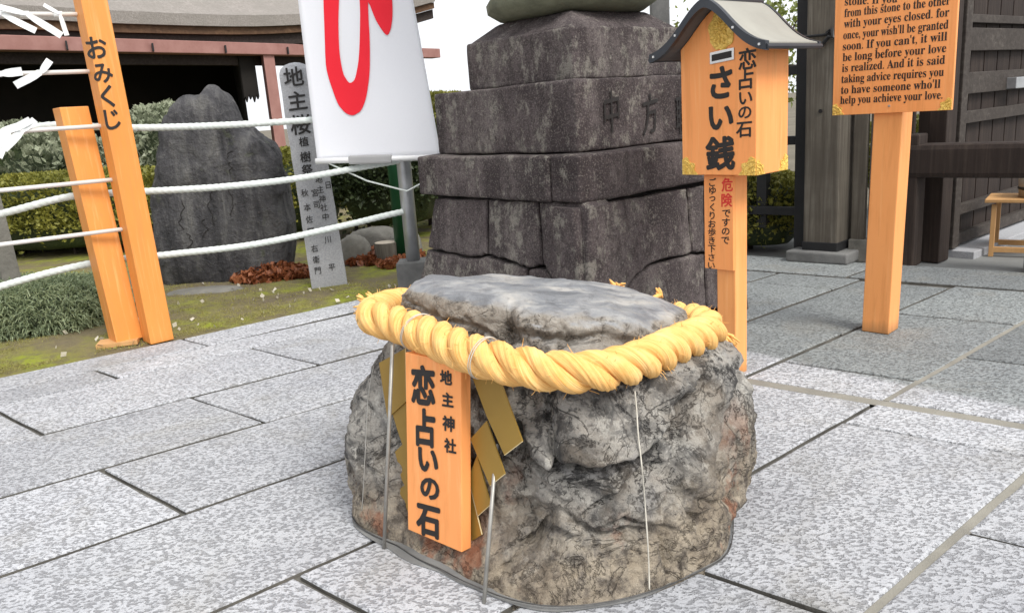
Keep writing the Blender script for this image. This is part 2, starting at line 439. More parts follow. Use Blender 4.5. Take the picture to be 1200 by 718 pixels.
def m_moss():
    t = NT('moss_ground')
    n1 = t.noise(1.7, 6, 0.6, None, 0.4); n2 = t.noise(14, 6, 0.7); n3 = t.noise(120, 3, 0.7)
    c = t.ramp(n1, [(0.36, (0.185, 0.15, 0.10)), (0.47, (0.205, 0.175, 0.085)), (0.54, (0.23, 0.22, 0.06)), (0.62, (0.26, 0.29, 0.035))])
    c = t.mix(t.ramp(n2, [(0.40, 0.7), (0.56, 0.0)]), c, (0.15, 0.125, 0.08))
    c = t.mix(t.ramp(n3, [(0.58, 0.0), (0.7, 0.5)]), c, (0.26, 0.24, 0.13))
    MAT['moss'] = t.done(c, 0.95, t.bump(t.math('ADD', n2, n3), 0.8, 0.015), 0, 0.2)
def m_leaf(name, stops, trans=0.25, rough=0.5):
    t = NT(name)
    n1 = t.noise(2.2, 4, 0.6); n2 = t.noise(90, 2, 0.5)
    c = t.ramp(t.math('ADD', t.math('MULTIPLY', n1, 0.4), t.math('MULTIPLY', n2, 0.6)), stops)
    t.done(c, rough, None, 0, 0.35)
    tr = t.n('ShaderNodeBsdfTranslucent'); t.link(c, tr.inputs[0]); mx = t.n('ShaderNodeMixShader'); mx.inputs[0].default_value = trans
    out = [n for n in t.t.nodes if n.type == 'OUTPUT_MATERIAL'][0]
    t.link(t.b.outputs[0], mx.inputs[1]); t.link(tr.outputs[0], mx.inputs[2]); t.link(mx.outputs[0], out.inputs[0])
    MAT[name] = t.m
def m_wood(name, c1, c2, c3, axis=2, rough=0.75, bump=0.4, k=1.0):
    t = NT(name); sc = [38 * k, 38 * k, 38 * k]; sc[axis] = 1.6 * k
    v = t.coords(tuple(sc)); f = t.noise(1.0, 6, 0.65, v, 0.6); g = t.noise(2.4, 5, 0.6)
    c = t.ramp(f, [(0.3, c1), (0.52, c2), (0.72, c3)])
    c = t.mix(t.ramp(g, [(0.42, 0.5), (0.62, 0.0)]), c, c1)
    MAT[name] = t.done(c, rough, t.bump(f, bump, 0.004), 0, 0.3)
def m_orange():
    for name, c1, c2 in (('orange_paint', (0.86, 0.335, 0.105), (0.88, 0.36, 0.12)), ('orange_post', (0.81, 0.335, 0.105), (0.86, 0.365, 0.125)), ('rack_orange', (0.66, 0.255, 0.055), (0.75, 0.305, 0.072)), ('orange_lamina', (0.88, 0.335, 0.105), (0.895, 0.355, 0.115))):
        t = NT(name); f = t.noise(3.2, 5, 0.6, t.coords((1, 1, 0.4))); g = t.noise(34, 4, 0.65, t.coords((1, 1, 0.08)))
        c = t.ramp(f, [(0.3, c1), (0.7, c2)])
        c = t.mix(t.ramp(g, [(0.34, 0.5), (0.5, 0.0)]), c, (0.66, 0.25, 0.07))
        g2 = t.noise(1.0, 5, 0.65, t.coords((60, 60, 2.2)), 0.3); c = t.mix(t.ramp(g2, [(0.54, 0.0), (0.68, 0.35)]), c, (0.93, 0.50, 0.21))
        sc_ = t.noise(9, 8, 0.75); c = t.mix(t.ramp(sc_, [(0.62, 0.0), (0.68, 0.4)]), c, (0.55, 0.24, 0.09))
        # rubbed and dirty where splash water reaches the foot of a post
        z = t.sep()[2]; dirt = t.math('MULTIPLY', t.ramp(t.math('ADD', z, t.math('MULTIPLY', g, 0.06)), [(0.03, 0.8), (0.085, 0.0)]), 0.9 if name == 'orange_post' else 0.0)
        c = t.mix(dirt, c, (0.30, 0.15, 0.06))
        MAT[name] = t.done(c, 0.5, t.bump(g, 0.12, 0.002), 0, 0.35)
def m_rope():
    t = NT('dyed_straw_rope')
    mp = t.n('ShaderNodeMapping'); t.link(t.tc.outputs['UV'], mp.inputs[0]); mp.inputs['Scale'].default_value = (46, 9, 1)
    fib = t.noise(1.0, 5, 0.7, mp.outputs[0], 0.5); n1 = t.noise(16, 5, 0.6); n2 = t.noise(220, 3, 0.7)
    c = t.ramp(n1, [(0.3, (0.78, 0.41, 0.12)), (0.55, (0.86, 0.50, 0.175)), (0.75, (0.89, 0.57, 0.24))])
    c = t.mix(t.ramp(fib, [(0.36, 0.75), (0.48, 0.0)]), c, (0.58, 0.29, 0.06))
    c = t.mix(t.ramp(fib, [(0.54, 0.0), (0.68, 0.6)]), c, (0.93, 0.70, 0.33))
    MAT['rope'] = t.done(c, 0.8, t.bump(t.math('ADD', fib, t.math('MULTIPLY', n2, 0.3)), 0.7, 0.0035), 0, 0.2)
def m_gold():
    t = NT('gilt_ornament'); f = t.voro(70, 'DISTANCE_TO_EDGE'); g = t.noise(55, 4, 0.6)
    c = t.ramp(g, [(0.3, (0.66, 0.39, 0.06)), (0.7, (0.90, 0.62, 0.15))])
    MAT['gilt'] = t.done(c, 0.38, t.bump(t.math('ADD', t.ramp(f, [(0, 0.0), (0.12, 1.0)]), g), 0.7, 0.003), 0.12, 0.5)
def m_roofbark():
    t = NT('cypress_bark_roof'); v = t.coords((6, 40, 40)); f = t.noise(1.5, 7, 0.7, v); g = t.noise(3, 5, 0.6)
    c = t.ramp(f, [(0.3, (0.17, 0.15, 0.135)), (0.7, (0.33, 0.305, 0.28))]); c = t.mix(t.ramp(g, [(0.4, 0.5), (0.6, 0)]), c, (0.20, 0.185, 0.165))
    MAT['bark_roof'] = t.done(c, 0.95, t.bump(f, 0.6, 0.02))
m_granite(); m_boulder(); m_lantern(); m_moss(); m_orange(); m_rope(); m_gold(); m_roofbark()
m_leaf('leaf_clipped', [(0.36, (0.07, 0.08, 0.018)), (0.5, (0.19, 0.19, 0.036)), (0.64, (0.34, 0.31, 0.055))])
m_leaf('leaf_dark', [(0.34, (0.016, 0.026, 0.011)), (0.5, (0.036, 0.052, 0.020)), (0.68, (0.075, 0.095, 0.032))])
m_leaf('leaf_pale', [(0.36, (0.10, 0.125, 0.075)), (0.5, (0.26, 0.29, 0.19)), (0.64, (0.48, 0.49, 0.36))])
m_leaf('leaf_juniper', [(0.36, (0.14, 0.18, 0.11)), (0.5, (0.28, 0.34, 0.20)), (0.66, (0.42, 0.45, 0.25))])
m_leaf('leaf_tree', [(0.36, (0.08, 0.11, 0.03)), (0.5, (0.21, 0.25, 0.06)), (0.66, (0.38, 0.40, 0.12))], 0.4)
m_leaf('leaf_dead', [(0.34, (0.10, 0.032, 0.014)), (0.5, (0.24, 0.075, 0.028)), (0.68, (0.36, 0.15, 0.065))], 0.1)
m_leaf('petal', [(0.3, (0.55, 0.50, 0.38)), (0.7, (0.75, 0.70, 0.6))], 0.2)
m_leaf('moss_tuft', [(0.36, (0.20, 0.175, 0.075)), (0.5, (0.32, 0.29, 0.09)), (0.64, (0.42, 0.42, 0.10))], 0.3)
m_leaf('moss_bright', [(0.34, (0.15, 0.20, 0.012)), (0.6, (0.30, 0.36, 0.02))], 0.3)
simple('mortar', (0.07, 0.067, 0.06), (0.15, 0.143, 0.125), 9, 0.95, 0.6, 0.006, 120)
simple('sandy_mortar', (0.19, 0.18, 0.155), (0.28, 0.265, 0.225), 7, 0.95, 0.5, 0.004, 160)
simple('dark_slab_side', (0.07, 0.066, 0.058), (0.15, 0.142, 0.125), 9, 0.95, 0.5, 0.004, 120)  # darker tone for the slab side faces, so the joints read dark
simple('cement', (0.10, 0.10, 0.098), (0.20, 0.198, 0.19), 6, 0.85, 0.5, 0.006, 70)
simple('earth', (0.10, 0.085, 0.06), (0.17, 0.15, 0.11), 0.8, 1.0, 0.5, 0.02, 20)
simple('gate_concrete', (0.15, 0.155, 0.15), (0.22, 0.225, 0.22), 2, 0.9, 0.3, 0.004, 80)
simple('cut_granite', (0.28, 0.285, 0.30), (0.43, 0.435, 0.45), 120, 0.8, 0.4, 0.003, 200)
def m_slate():
    t = NT('monument_slate'); n1 = t.noise(3.2, 8, 0.7, t.coords((2.2, 2.2, 0.5)), 0.5); n2 = t.noise(30, 6, 0.7); n3 = t.noise(7, 6, 0.65)
    c = t.ramp(n1, [(0.36, (0.026, 0.026, 0.028)), (0.5, (0.070, 0.068, 0.072)), (0.62, (0.125, 0.122, 0.12)), (0.72, (0.19, 0.185, 0.17))])
    c = t.mix(t.ramp(n2, [(0.56, 0.0), (0.68, 0.5)]), c, (0.17, 0.165, 0.155)); c = t.mix(t.ramp(n3, [(0.6, 0.0), (0.7, 0.6)]), c, (0.09, 0.10, 0.06))
    MAT['monument_slate'] = t.done(c, 0.85, t.bump(t.math('ADD', n2, n1), 0.9, 0.03), 0, 0.3)
m_slate()
simple('grey_stone', (0.12, 0.115, 0.10), (0.22, 0.21, 0.185), 8, 0.9, 0.6, 0.008, 50)
simple('ink', (0.012, 0.010, 0.010), (0.02, 0.018, 0.017), 20, 0.55, 0.05)
simple('red_ink', (0.62, 0.03, 0.02), (0.66, 0.04, 0.03), 20, 0.55, 0.05)
simple('banner_red', (0.78, 0.012, 0.028), (0.82, 0.016, 0.034), 6, 0.75, 0.1, 0.001, 300)
m_leaf('banner_cloth', [(0.3, (0.87, 0.88, 0.92)), (0.7, (0.89, 0.90, 0.935))], 0.2, 0.85)
simple('white_plastic', (0.74, 0.75, 0.75), (0.80, 0.80, 0.80), 6, 0.4, 0.02)
simple('grey_plastic', (0.30, 0.30, 0.30), (0.36, 0.36, 0.36), 6, 0.45, 0.05)
simple('white_rope', (0.55, 0.60, 0.57), (0.72, 0.76, 0.73), 30, 0.75, 0.3, 0.003, 200)
simple('white_rail', (0.68, 0.66, 0.63), (0.76, 0.75, 0.72), 12, 0.45, 0.05)
simple('slip_paper', (0.74, 0.77, 0.76), (0.83, 0.84, 0.83), 20, 0.85, 0.2, 0.002, 60)
simple('galvanised', (0.36, 0.37, 0.38), (0.52, 0.53, 0.54), 9, 0.38, 0.06, 0.002, 60, 0.6)
simple('steel_rod', (0.26, 0.25, 0.23), (0.40, 0.39, 0.36), 20, 0.45, 0.15, 0.001, 120, 0.5)
simple('dark_wire', (0.05, 0.048, 0.045), (0.12, 0.115, 0.11), 30, 0.5, 0.1, 0.001, 100, 0.5)
simple('pale_string', (0.42, 0.39, 0.33), (0.56, 0.53, 0.46), 40, 0.8, 0.2, 0.001, 300)
simple('green_paint', (0.010, 0.075, 0.030), (0.016, 0.10, 0.042), 5, 0.45, 0.05)
simple('streamer_gold', (0.27, 0.165, 0.032), (0.34, 0.215, 0.046), 4, 0.42, 0.06, 0.001, 40, 0.25)
simple('streamer_edge', (0.62, 0.50, 0.27), (0.70, 0.58, 0.34), 8, 0.6, 0.05)
simple('roof_metal', (0.030, 0.034, 0.042), (0.052, 0.058, 0.068), 5, 0.38, 0.06, 0.002, 30, 0.35)
simple('roof_weathered', (0.25, 0.24, 0.21), (0.33, 0.32, 0.28), 4, 0.6, 0.1, 0.002, 60)
simple('roof_soffit', (0.085, 0.08, 0.078), (0.12, 0.115, 0.11), 5, 0.7, 0.1)
simple('black_paint', (0.010, 0.010, 0.011), (0.020, 0.020, 0.021), 5, 0.55, 0.1, 0.002, 30)
simple('vermilion_faded', (0.25, 0.118, 0.10), (0.33, 0.175, 0.152), 5, 0.75, 0.2, 0.003, 40)
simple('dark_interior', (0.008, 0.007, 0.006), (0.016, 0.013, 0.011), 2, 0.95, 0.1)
simple('pale_wood', (0.48, 0.26, 0.10), (0.60, 0.35, 0.15), 14, 0.6, 0.2, 0.002, 60, stretch=(1, 1, 0.2))
simple('bucket_wood', (0.42, 0.36, 0.28), (0.54, 0.47, 0.38), 14, 0.7, 0.2, 0.002, 60, stretch=(1, 1, 0.1))
simple('blue_cloth', (0.022, 0.032, 0.055), (0.045, 0.06, 0.09), 4, 0.9, 0.3, 0.006, 20)
simple('silver_stud', (0.6, 0.6, 0.6), (0.7, 0.7, 0.7), 8, 0.25, 0.02, metal=0.8)
m_wood('grey_timber', (0.062, 0.052, 0.041), (0.122, 0.107, 0.085), (0.20, 0.183, 0.152))
m_wood('brown_timber', (0.016, 0.010, 0.008), (0.034, 0.023, 0.018), (0.062, 0.045, 0.035))
m_wood('brown_beam', (0.018, 0.012, 0.010), (0.036, 0.026, 0.022), (0.065, 0.05, 0.043), axis=0)
m_wood('batten_timber', (0.032, 0.025, 0.021), (0.058, 0.048, 0.041), (0.10, 0.086, 0.074), axis=0)
m_wood('eave_timber', (0.06, 0.032, 0.018), (0.12, 0.066, 0.035), (0.20, 0.12, 0.07), axis=0, k=0.5)

# ------------------------------------------------------------------ lettering
_gc = {}
def glyph(ch):
    if ch in _gc: return _gc[ch]
    cu = bpy.data.curves.new('glyph', 'FONT'); cu.body = ch; cu.size = 1.0; cu.resolution_u = 3
    ob = bpy.data.objects.new('glyph', cu); COL.objects.link(ob)
    dg = bpy.context.evaluated_depsgraph_get(); ev = ob.evaluated_get(dg); me = ev.to_mesh()
    V = np.array([(v.co.x, v.co.y) for v in me.vertices]).reshape(-1, 2); F = [tuple(p.vertices) for p in me.polygons]
    ev.to_mesh_clear(); bpy.data.objects.remove(ob); bpy.data.curves.remove(cu)
    _gc[ch] = (V, F); return _gc[ch]
def letters(items, to3, bold=0.02, lift=0.0012, slant=0.0, brush=0.0):
    """items: (char, x, y, size, xscale) centre positions on the board; to3(x, y, lift) -> world"""
    mb = MB(); rnd = random.Random(3)
    for ch, cx, cy, s, xs in items:
        V, F = glyph(ch)
        if not len(V): continue
        lo, hi = V.min(0), V.max(0)
        mid = np.array([(lo[0] + hi[0]) / 2, (lo[1] + hi[1]) / 2]) if ord(ch) > 0x2e80 else np.array([(lo[0] + hi[0]) / 2, 0])
        W = (V - mid)
        W[:, 1] += slant * W[:, 0]
        k = 10 if bold > 0.03 else 6
        offs = [(0, 0)] + ([(bold * math.cos(2 * math.pi * i / k + .35), bold * (1 - brush) * math.sin(2 * math.pi * i / k + .35)) for i in range(k)] if bold > 0 else [])
        for i, (ox, oy) in enumerate(offs):
            pts = [to3(cx + (p[0] + ox) * s * xs, cy + (p[1] + oy) * s, lift + i * 0.00004) for p in W]
            mb.add(pts, F)
    return mb
class Board:
    """flat frame: origin, right, up, outward normal; px(x, y) gives board coordinates of a photo pixel"""
    def __init__(s, o, right, up):
        s.o = np.asarray(o, float); s.r = nrm(right); s.u = nrm(up - s.r * np.dot(up, s.r)); s.n = np.cross(s.r, s.u)
        if np.dot(s.n, CAMP - s.o) < 0: s.n = -s.n
    def to3(s, x, y, lift=0.0): return s.o + s.r * x + s.u * y + s.n * lift
    def px(s, x, y):
        p = PL(x, y, s.o, s.n) - s.o; return np.dot(p, s.r), np.dot(p, s.u)

# ================================================================== SETTING
GA, GB = azv(51.5), azv(-49.5)
def UW(u, w, z=0.0): return GA * u + GB * w + UP * z
FRONT = azv(229); SIDE = azv(139)        # front faces of the signs, box and lantern; their right-hand sides

mesh_obj('ground', [(-300, -60, -0.09), (300, -60, -0.09), (300, 500, -0.09), (-300, 500, -0.09)], [(0, 1, 2, 3)], MAT['earth'])
props(bpy.data.objects['ground'], kind='structure')
GATE_U = 5.12
pv = mesh_obj('paving', [UW(-3.2, -4, -0.017), UW(GATE_U, -4, -0.017), UW(GATE_U, 5.6, -0.017), UW(3.3, 5.6, -0.017), UW(3.3, 4.36, -0.017), UW(-3.2, 4.62, -0.017)],
              [(0, 1, 2, 3, 4, 5)], MAT['mortar'])
props(pv, kind='structure')
def wl(w, u):                             # the long joints swing slightly across the court
    k = -0.055 * sstep(1.9, 2.6, np.array(w)) if u < 3.0 else -0.02 * sstep(2.3, 2.9, np.array(w))
    return float(w + k * (u - 1.6))
def slab(u0, u1, w0, w1, g=0.006, seed=0, gw=0.0082):
    rnd = random.Random(seed * 31 + 5); P = []
    cs = [(u0 + g, wl(w0, u0) + gw), (u1 - g, wl(w0, u1) + gw), (u1 - g, wl(w1, u1) - gw), (u0 + g, wl(w1, u0) - gw)]
    zt = [rnd.uniform(-0.0022, 0.0022) for _ in range(3)]
    for i in range(4):
        a, b = np.array(cs[i]), np.array(cs[(i + 1) % 4]); m = max(3, int(np.linalg.norm(b - a) / 0.09))
        for k in range(m):
            j = rnd.uniform(0, 0.0045) if k else 0.003
            p = a + (b - a) * k / m; cdir = nrm(np.append(np.array([(u0 + u1) / 2, (w0 + w1) / 2]) - p, 0))[:2]
            P.append(p + cdir * j)
    P = np.array(P); c = P.mean(0); m = len(P); V = []
    for ins, z in ((0, -0.05), (0, -0.006), (0.0025, -0.0016), (0.0075, 0.0)):
        for p in P:
            d = c - p; q = p + np.sign(d) * np.minimum(np.abs(d), ins)
            V.append(UW(q[0], q[1], z + (zt[0] + zt[1] * (q[0] - c[0]) + zt[2] * (q[1] - c[1]) if z > -0.03 else 0)))
    F = []
    for r_ in range(3):
        for i in range(m):
            j = (i + 1) % m; F.append((r_ * m + i, r_ * m + j, (r_ + 1) * m + j, (r_ + 1) * m + i))
    F.append(tuple(3 * m + i for i in range(m)))
    o = mesh_obj('paving_slab', V, F, MAT['granite'], pv); o.data.materials.append(MAT['dark_slab_side'])
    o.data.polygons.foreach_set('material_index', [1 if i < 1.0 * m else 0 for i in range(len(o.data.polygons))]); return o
rows = {  # w0, w1 : joints along u (first court, up to the wide joint)
    (4.13, 4.40): [-3.1, -1.4, 0.3, 2.0, 3.26], (3.89, 4.13): [-3.1, -0.9, 0.6, 1.48, 2.86, 3.26],
    (3.335, 3.89): [-3.1, -1.5, -0.2, 0.99, 2.08, 3.26], (2.80, 3.335): [-3.1, -2.0, -0.75, 0.42, 1.52, 2.76],
    (2.27, 2.80): [-3.1, -1.3, -0.2, 0.97, 2.08, 2.76], (1.735, 2.27): [-3.1, -1.8, -0.72, 0.42, 1.60, 2.76],
    (1.25, 1.735): [-3.1, -1.3, -0.2, 0.955, 2.02, 2.76], (0.70, 1.25): [-3.1, -1.7, -0.65, 0.42, 1.51, 2.54, 2.76],
    (0.15, 0.70): [-3.1, -1.2, -0.1, 0.95, 2.01, 2.76], (-0.40, 0.15): [-3.1, -1.5, -0.4, 0.6, 1.6, 2.76],
    (-0.95, -0.40): [-2.0, -0.9, 0.2, 1.2, 2.2, 2.76], (-1.6, -0.95): [-1.6, -0.4, 0.8, 1.9, 2.76], (-2.3, -1.6): [-1.2, 0.0, 1.1, 2.1, 2.76]}
far_rows = {(3.26, 3.89): [3.28, 4.3, 4.66], (2.73, 3.26): [2.80, 3.9, 4.66], (2.203, 2.73): [2.80, 3.45, 4.36, 4.66],
            (1.745, 2.203): [2.80, 3.543, 4.62], (1.235, 1.745): [2.80, 3.06, 3.992, 4.66],
            (0.70, 1.235): [2.80, 3.42, 4.5, 4.66], (0.15, 0.70): [2.80, 3.0, 4.1, 4.66], (-0.4, 0.15): [2.80, 3.4, 4.4, 4.66], (-1.0, -0.4): [2.80, 3.8, 4.66], (-1.6, -1.0): [2.80, 3.3, 4.66], (-2.3, -1.6): [2.8, 3.9, 4.66]}
k = 0
for tab in (rows, far_rows):
    for (w0, w1), js in tab.items():
        for a, b in zip(js[:-1], js[1:]):
            k += 1
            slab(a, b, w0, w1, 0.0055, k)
for i, (a, b) in enumerate(zip([-2.3, -1.0, 0.2, 1.3, 2.3, 3.4], [-1.0, 0.2, 1.3, 2.3, 3.4, 4.6])):      # border kerb by the gate
    slab(4.68, GATE_U, a, b, 0.006, 300 + i)
for a, b, c, d in ((2.752, 2.808, -2.3, 2.75),):                              # sandy cement in the wide joint
    mesh_obj('mortar_strip', [UW(a, c, -0.0045), UW(b, c, -0.0045), UW(b, d, -0.0045), UW(a, d, -0.0045)], [(0, 1, 2, 3)], MAT['sandy_mortar'], pv)
mesh_obj('mortar_strip', [UW(2.81, 1.218, -0.0042), UW(4.65, 1.218, -0.0042), UW(4.65, 1.252, -0.0042), UW(2.81, 1.252, -0.0042)], [(0, 1, 2, 3)], MAT['sandy_mortar'], pv)
mesh_obj('mortar_strip', [UW(0.5, 0.683, -0.0042), UW(2.75, 0.683, -0.0042), UW(2.75, 0.717, -0.0042), UW(0.5, 0.717, -0.0042)], [(0, 1, 2, 3)], MAT['sandy_mortar'], pv)

# mossy garden bed beyond the paving
def bed_z(x, y):
    P = np.stack([x, y, np.zeros_like(x)], -1).reshape(-1, 3)
    e = (P @ np.array([-0.6225, 0.7826, 0]))            # distance from the kerb line, roughly
    return (0.018 * fbm(P * 2.2, 3, 5) + 0.010 * fbm(P * 14, 3, 9)).reshape(x.shape)
nx, ny = 110, 150
us = np.linspace(-6, 9, nx); ts = np.concatenate([np.linspace(0, 1, 90) ** 1.0 * 2.4, np.linspace(2.45, 14, ny - 90)])
V = np.zeros((nx, ny, 3))
for i, u in enumerate(us):
    for j, t in enumerate(ts):
        p = UW(u, wl(4.405, u) + t); V[i, j] = p
edge = sstep(0, 0.25, ts)[None, :]
V[..., 2] = bed_z(V[..., 0], V[..., 1]) * edge + 0.012 * edge - 0.006 * (1 - edge)
F = np.array([(i * ny + j, (i + 1) * ny + j, (i + 1) * ny + j + 1, i * ny + j + 1) for i in range(nx - 1) for j in range(ny - 1)])
bed = mesh_obj('garden_bed', V.reshape(-1, 3), F, MAT['moss'], smooth=True); props(bed, kind='structure')
# gate floor
gf = mesh_obj('gate_floor', [UW(GATE_U + 0.002, -8, -0.025), UW(GATE_U + 9, -8, -0.025), UW(GATE_U + 9, 3.6, -0.025), UW(GATE_U + 0.002, 3.6, -0.025)], [(0, 1, 2, 3)], MAT['gate_concrete'])
props(gf, kind='structure')

# ================================================================== BOULDER
BC = np.array([0.06, 2.0])
base_pts = [G(*p)[:2] for p in [(415, 612), (470, 640), (520, 668), (560, 690), (600, 707), (650, 716), (720, 708), (770, 693), (815, 672), (848, 655)]]
base_pts += [np.array(p) for p in [(0.505, 1.79), (0.535, 1.98), (0.47, 2.24), (0.12, 2.45), (-0.2, 2.43), (-0.43, 2.24)]]
rope_px = [(437, 370), (470, 381), (500, 393), (560, 417), (620, 431), (680, 436), (740, 426), (795, 403), (828, 389)]
rope_z = [0.55, 0.547, 0.543, 0.535, 0.52, 0.508, 0.50, 0.49, 0.48]
ROPE = [G(x, y, z) for (x, y), z in zip(rope_px, rope_z)] + [np.array(p) for p in [(0.492, 1.97, 0.478), (0.470, 2.12, 0.46), (0.34, 2.30, 0.43), (0.10, 2.42, 0.42), (-0.16, 2.40, 0.47), (-0.33, 2.30, 0.52)]]
NTH = 420
TH = np.linspace(-math.pi, math.pi, NTH, endpoint=False)
def polar(pts, sm=5):
    P = np.array(pts)[:, :2] - BC; a = np.arctan2(P[:, 1], P[:, 0]); r = np.hypot(P[:, 0], P[:, 1]); o = np.argsort(a); a, r = a[o], r[o]
    a = np.concatenate([a - 2 * math.pi, a, a + 2 * math.pi]); r = np.concatenate([r, r, r])
    R = np.interp(TH, a, r); kk = np.hanning(2 * sm + 3)[1:-1]; kk /= kk.sum()
    return np.convolve(np.concatenate([R[-sm:], R, R[:sm]]), kk, 'valid')
r_base = polar(base_pts, 8); r_rope = polar(ROPE, 14)
bulgeR = 0.098 * np.exp(-((TH - math.radians(2)) / 0.80) ** 2)
bulge = bulgeR + 0.062 * np.exp(-((((TH - math.radians(178)) + math.pi) % (2 * math.pi) - math.pi) / 0.38) ** 2)
plate_px = [(474, 352), (500, 331), (560, 329), (650, 332), (740, 343), (795, 364), (806, 380), (780, 386), (700, 377), (600, 371), (520, 360), (482, 354)]
r_plate = polar([G(x, y, 0.60 - 0.075 * (x - 470) / 335) for x, y in plate_px], 10)
r_plate = np.minimum(r_plate, r_rope - 0.065) + 0.012 * np.sin(7 * TH + 1) + 0.008 * np.sin(13 * TH)
levels = [(-0.02, r_base), (0.0, r_base), (0.10, r_base * 0.80 + r_rope * 0.20 - 0.004 + bulge * 0.6), (0.22, r_base * 0.58 + r_rope * 0.42 - 0.012 + bulge),
          (0.34, r_base * 0.33 + r_rope * 0.67 - 0.015 + bulge * 0.85 + bulgeR * 0.25), (0.42, r_base * 0.12 + r_rope * 0.88 - 0.018 + bulge * 0.4 + bulgeR * 0.55), (0.465, r_rope - 0.028 + bulgeR * 0.45),
          (0.495, r_rope * 0.6 + r_plate * 0.4 - 0.02), (0.52, r_plate + 0.014), (0.548, r_plate + 0.010)]
zs = np.array([l[0] for l in levels]); RR = np.array([l[1] for l in levels])
facet = np.exp(-(np.abs(((TH - math.radians(-121)) + math.pi) % (2 * math.pi) - math.pi) / 0.66) ** 4)
RR = RR - facet[None] * (0.075 * sstep(-0.02, 0.10, zs) * (1 - sstep(0.475, 0.53, zs)))[:, None]
NZ = 210
zz = np.linspace(-0.02, 0.548, NZ); Rz = np.stack([np.interp(zz, zs, RR[:, i]) for i in range(NTH)], 1)
kz = np.hanning(11)[1:-1]; kz /= kz.sum()
Rz = np.apply_along_axis(lambda c: np.convolve(np.concatenate([np.full(4, c[0]), c, np.full(4, c[-1])]), kz, 'valid'), 0, Rz)
X = BC[0] + Rz * np.cos(TH)[None]; Y = BC[1] + Rz * np.sin(TH)[None]; Z = np.repeat(zz[:, None], NTH, 1)
tilt = lambda x, y: 0.040 - 0.085 * (x + 0.28) / 0.7
lev = sstep(0.46, 0.548, Z); Z = Z + lev * tilt(X, Y)
NC = 60                                     # top cap rings
cx, cy, cz = [X], [Y], [Z]
for i in range(1, NC + 1):
    f = 1 - (i / NC) ** 1.15 * 0.995
    x = BC[0] + Rz[-1] * f * np.cos(TH); y = BC[1] + Rz[-1] * f * np.sin(TH)
    edge_up = 0.030 * (1 - np.exp(-(1 - f) / 0.07)) + 0.024 * (1 - np.exp(-(1 - f) / 0.35))
    cx.append(x[None]); cy.append(y[None]); cz.append((0.548 + tilt(x, y) + edge_up)[None])
X = np.concatenate(cx); Y = np.concatenate(cy); Z = np.concatenate(cz)
P = np.stack([X, Y, Z], -1).reshape(-1, 3); NR = X.shape[0]
topm = np.concatenate([np.zeros(NZ * NTH), np.repeat(sstep(0.0, 0.12, np.arange(1, NC + 1) / NC), NTH)])
rad = P - np.array([BC[0], BC[1], 0.25]); rad[:, 2] *= 0.35; rad /= np.linalg.norm(rad, axis=1, keepdims=True)
wq = np.array([0, 0, 1.0]); dirs = rad * (1 - topm)[:, None] + wq * topm[:, None]
Pw = P + 0.05 * np.stack([fbm(P * 6, 3, 41), fbm(P * 6, 3, 42), fbm(P * 6, 3, 43)], -1)
seeds = np.concatenate([np.stack([RNG.uniform(-0.6, 0.75, 70), RNG.uniform(1.35, 2.6, 70), RNG.uniform(0.0, 0.6, 70)], -1)])
D2 = np.full((2, len(P)), 9.0); who = np.zeros(len(P), int)
for i, s in enumerate(seeds):
    d = np.linalg.norm((Pw - s) * np.array([1, 1, 1.35]), axis=1); new = d < D2[0]
    D2[1] = np.where(new, D2[0], np.minimum(D2[1], d)); who = np.where(new, i, who); D2[0] = np.where(new, d, D2[0])
cell = RNG.uniform(-1, 1, 70)[who]; gap = D2[1] - D2[0]
crackw = sstep(-0.1, 0.35, fbm(P * 3.3, 2, 77))
side = 1 - topm
lo = 1 - 0.35 * sstep(0.42, 0.50, P[:, 2]) * side
smoothlobe = 1 - 0.55 * np.exp(-((P - np.array([0.16, 1.62, 0.36])) ** 2 @ np.array([1 / 0.14 ** 2, 1 / 0.2 ** 2, 1 / 0.09 ** 2])))
disp = smoothlobe * side * lo * (0.042 * fbm(P * 3.6, 4, 11) + 0.020 * ridged(P * 8, 4, 12) - 0.018 + 0.012 * cell * sstep(0, 0.05, gap) - 0.030 * crackw * np.exp(-(gap / 0.016) ** 2) + 0.010 * fbm(P * 26, 3, 13))
disp += 0.0045 * side * fbm(P * 70, 2, 14)
disp += topm * (0.030 * fbm(P * 4.3, 4, 15) + 0.007 * ridged(P * np.array([7, 15, 7]), 3, 16))
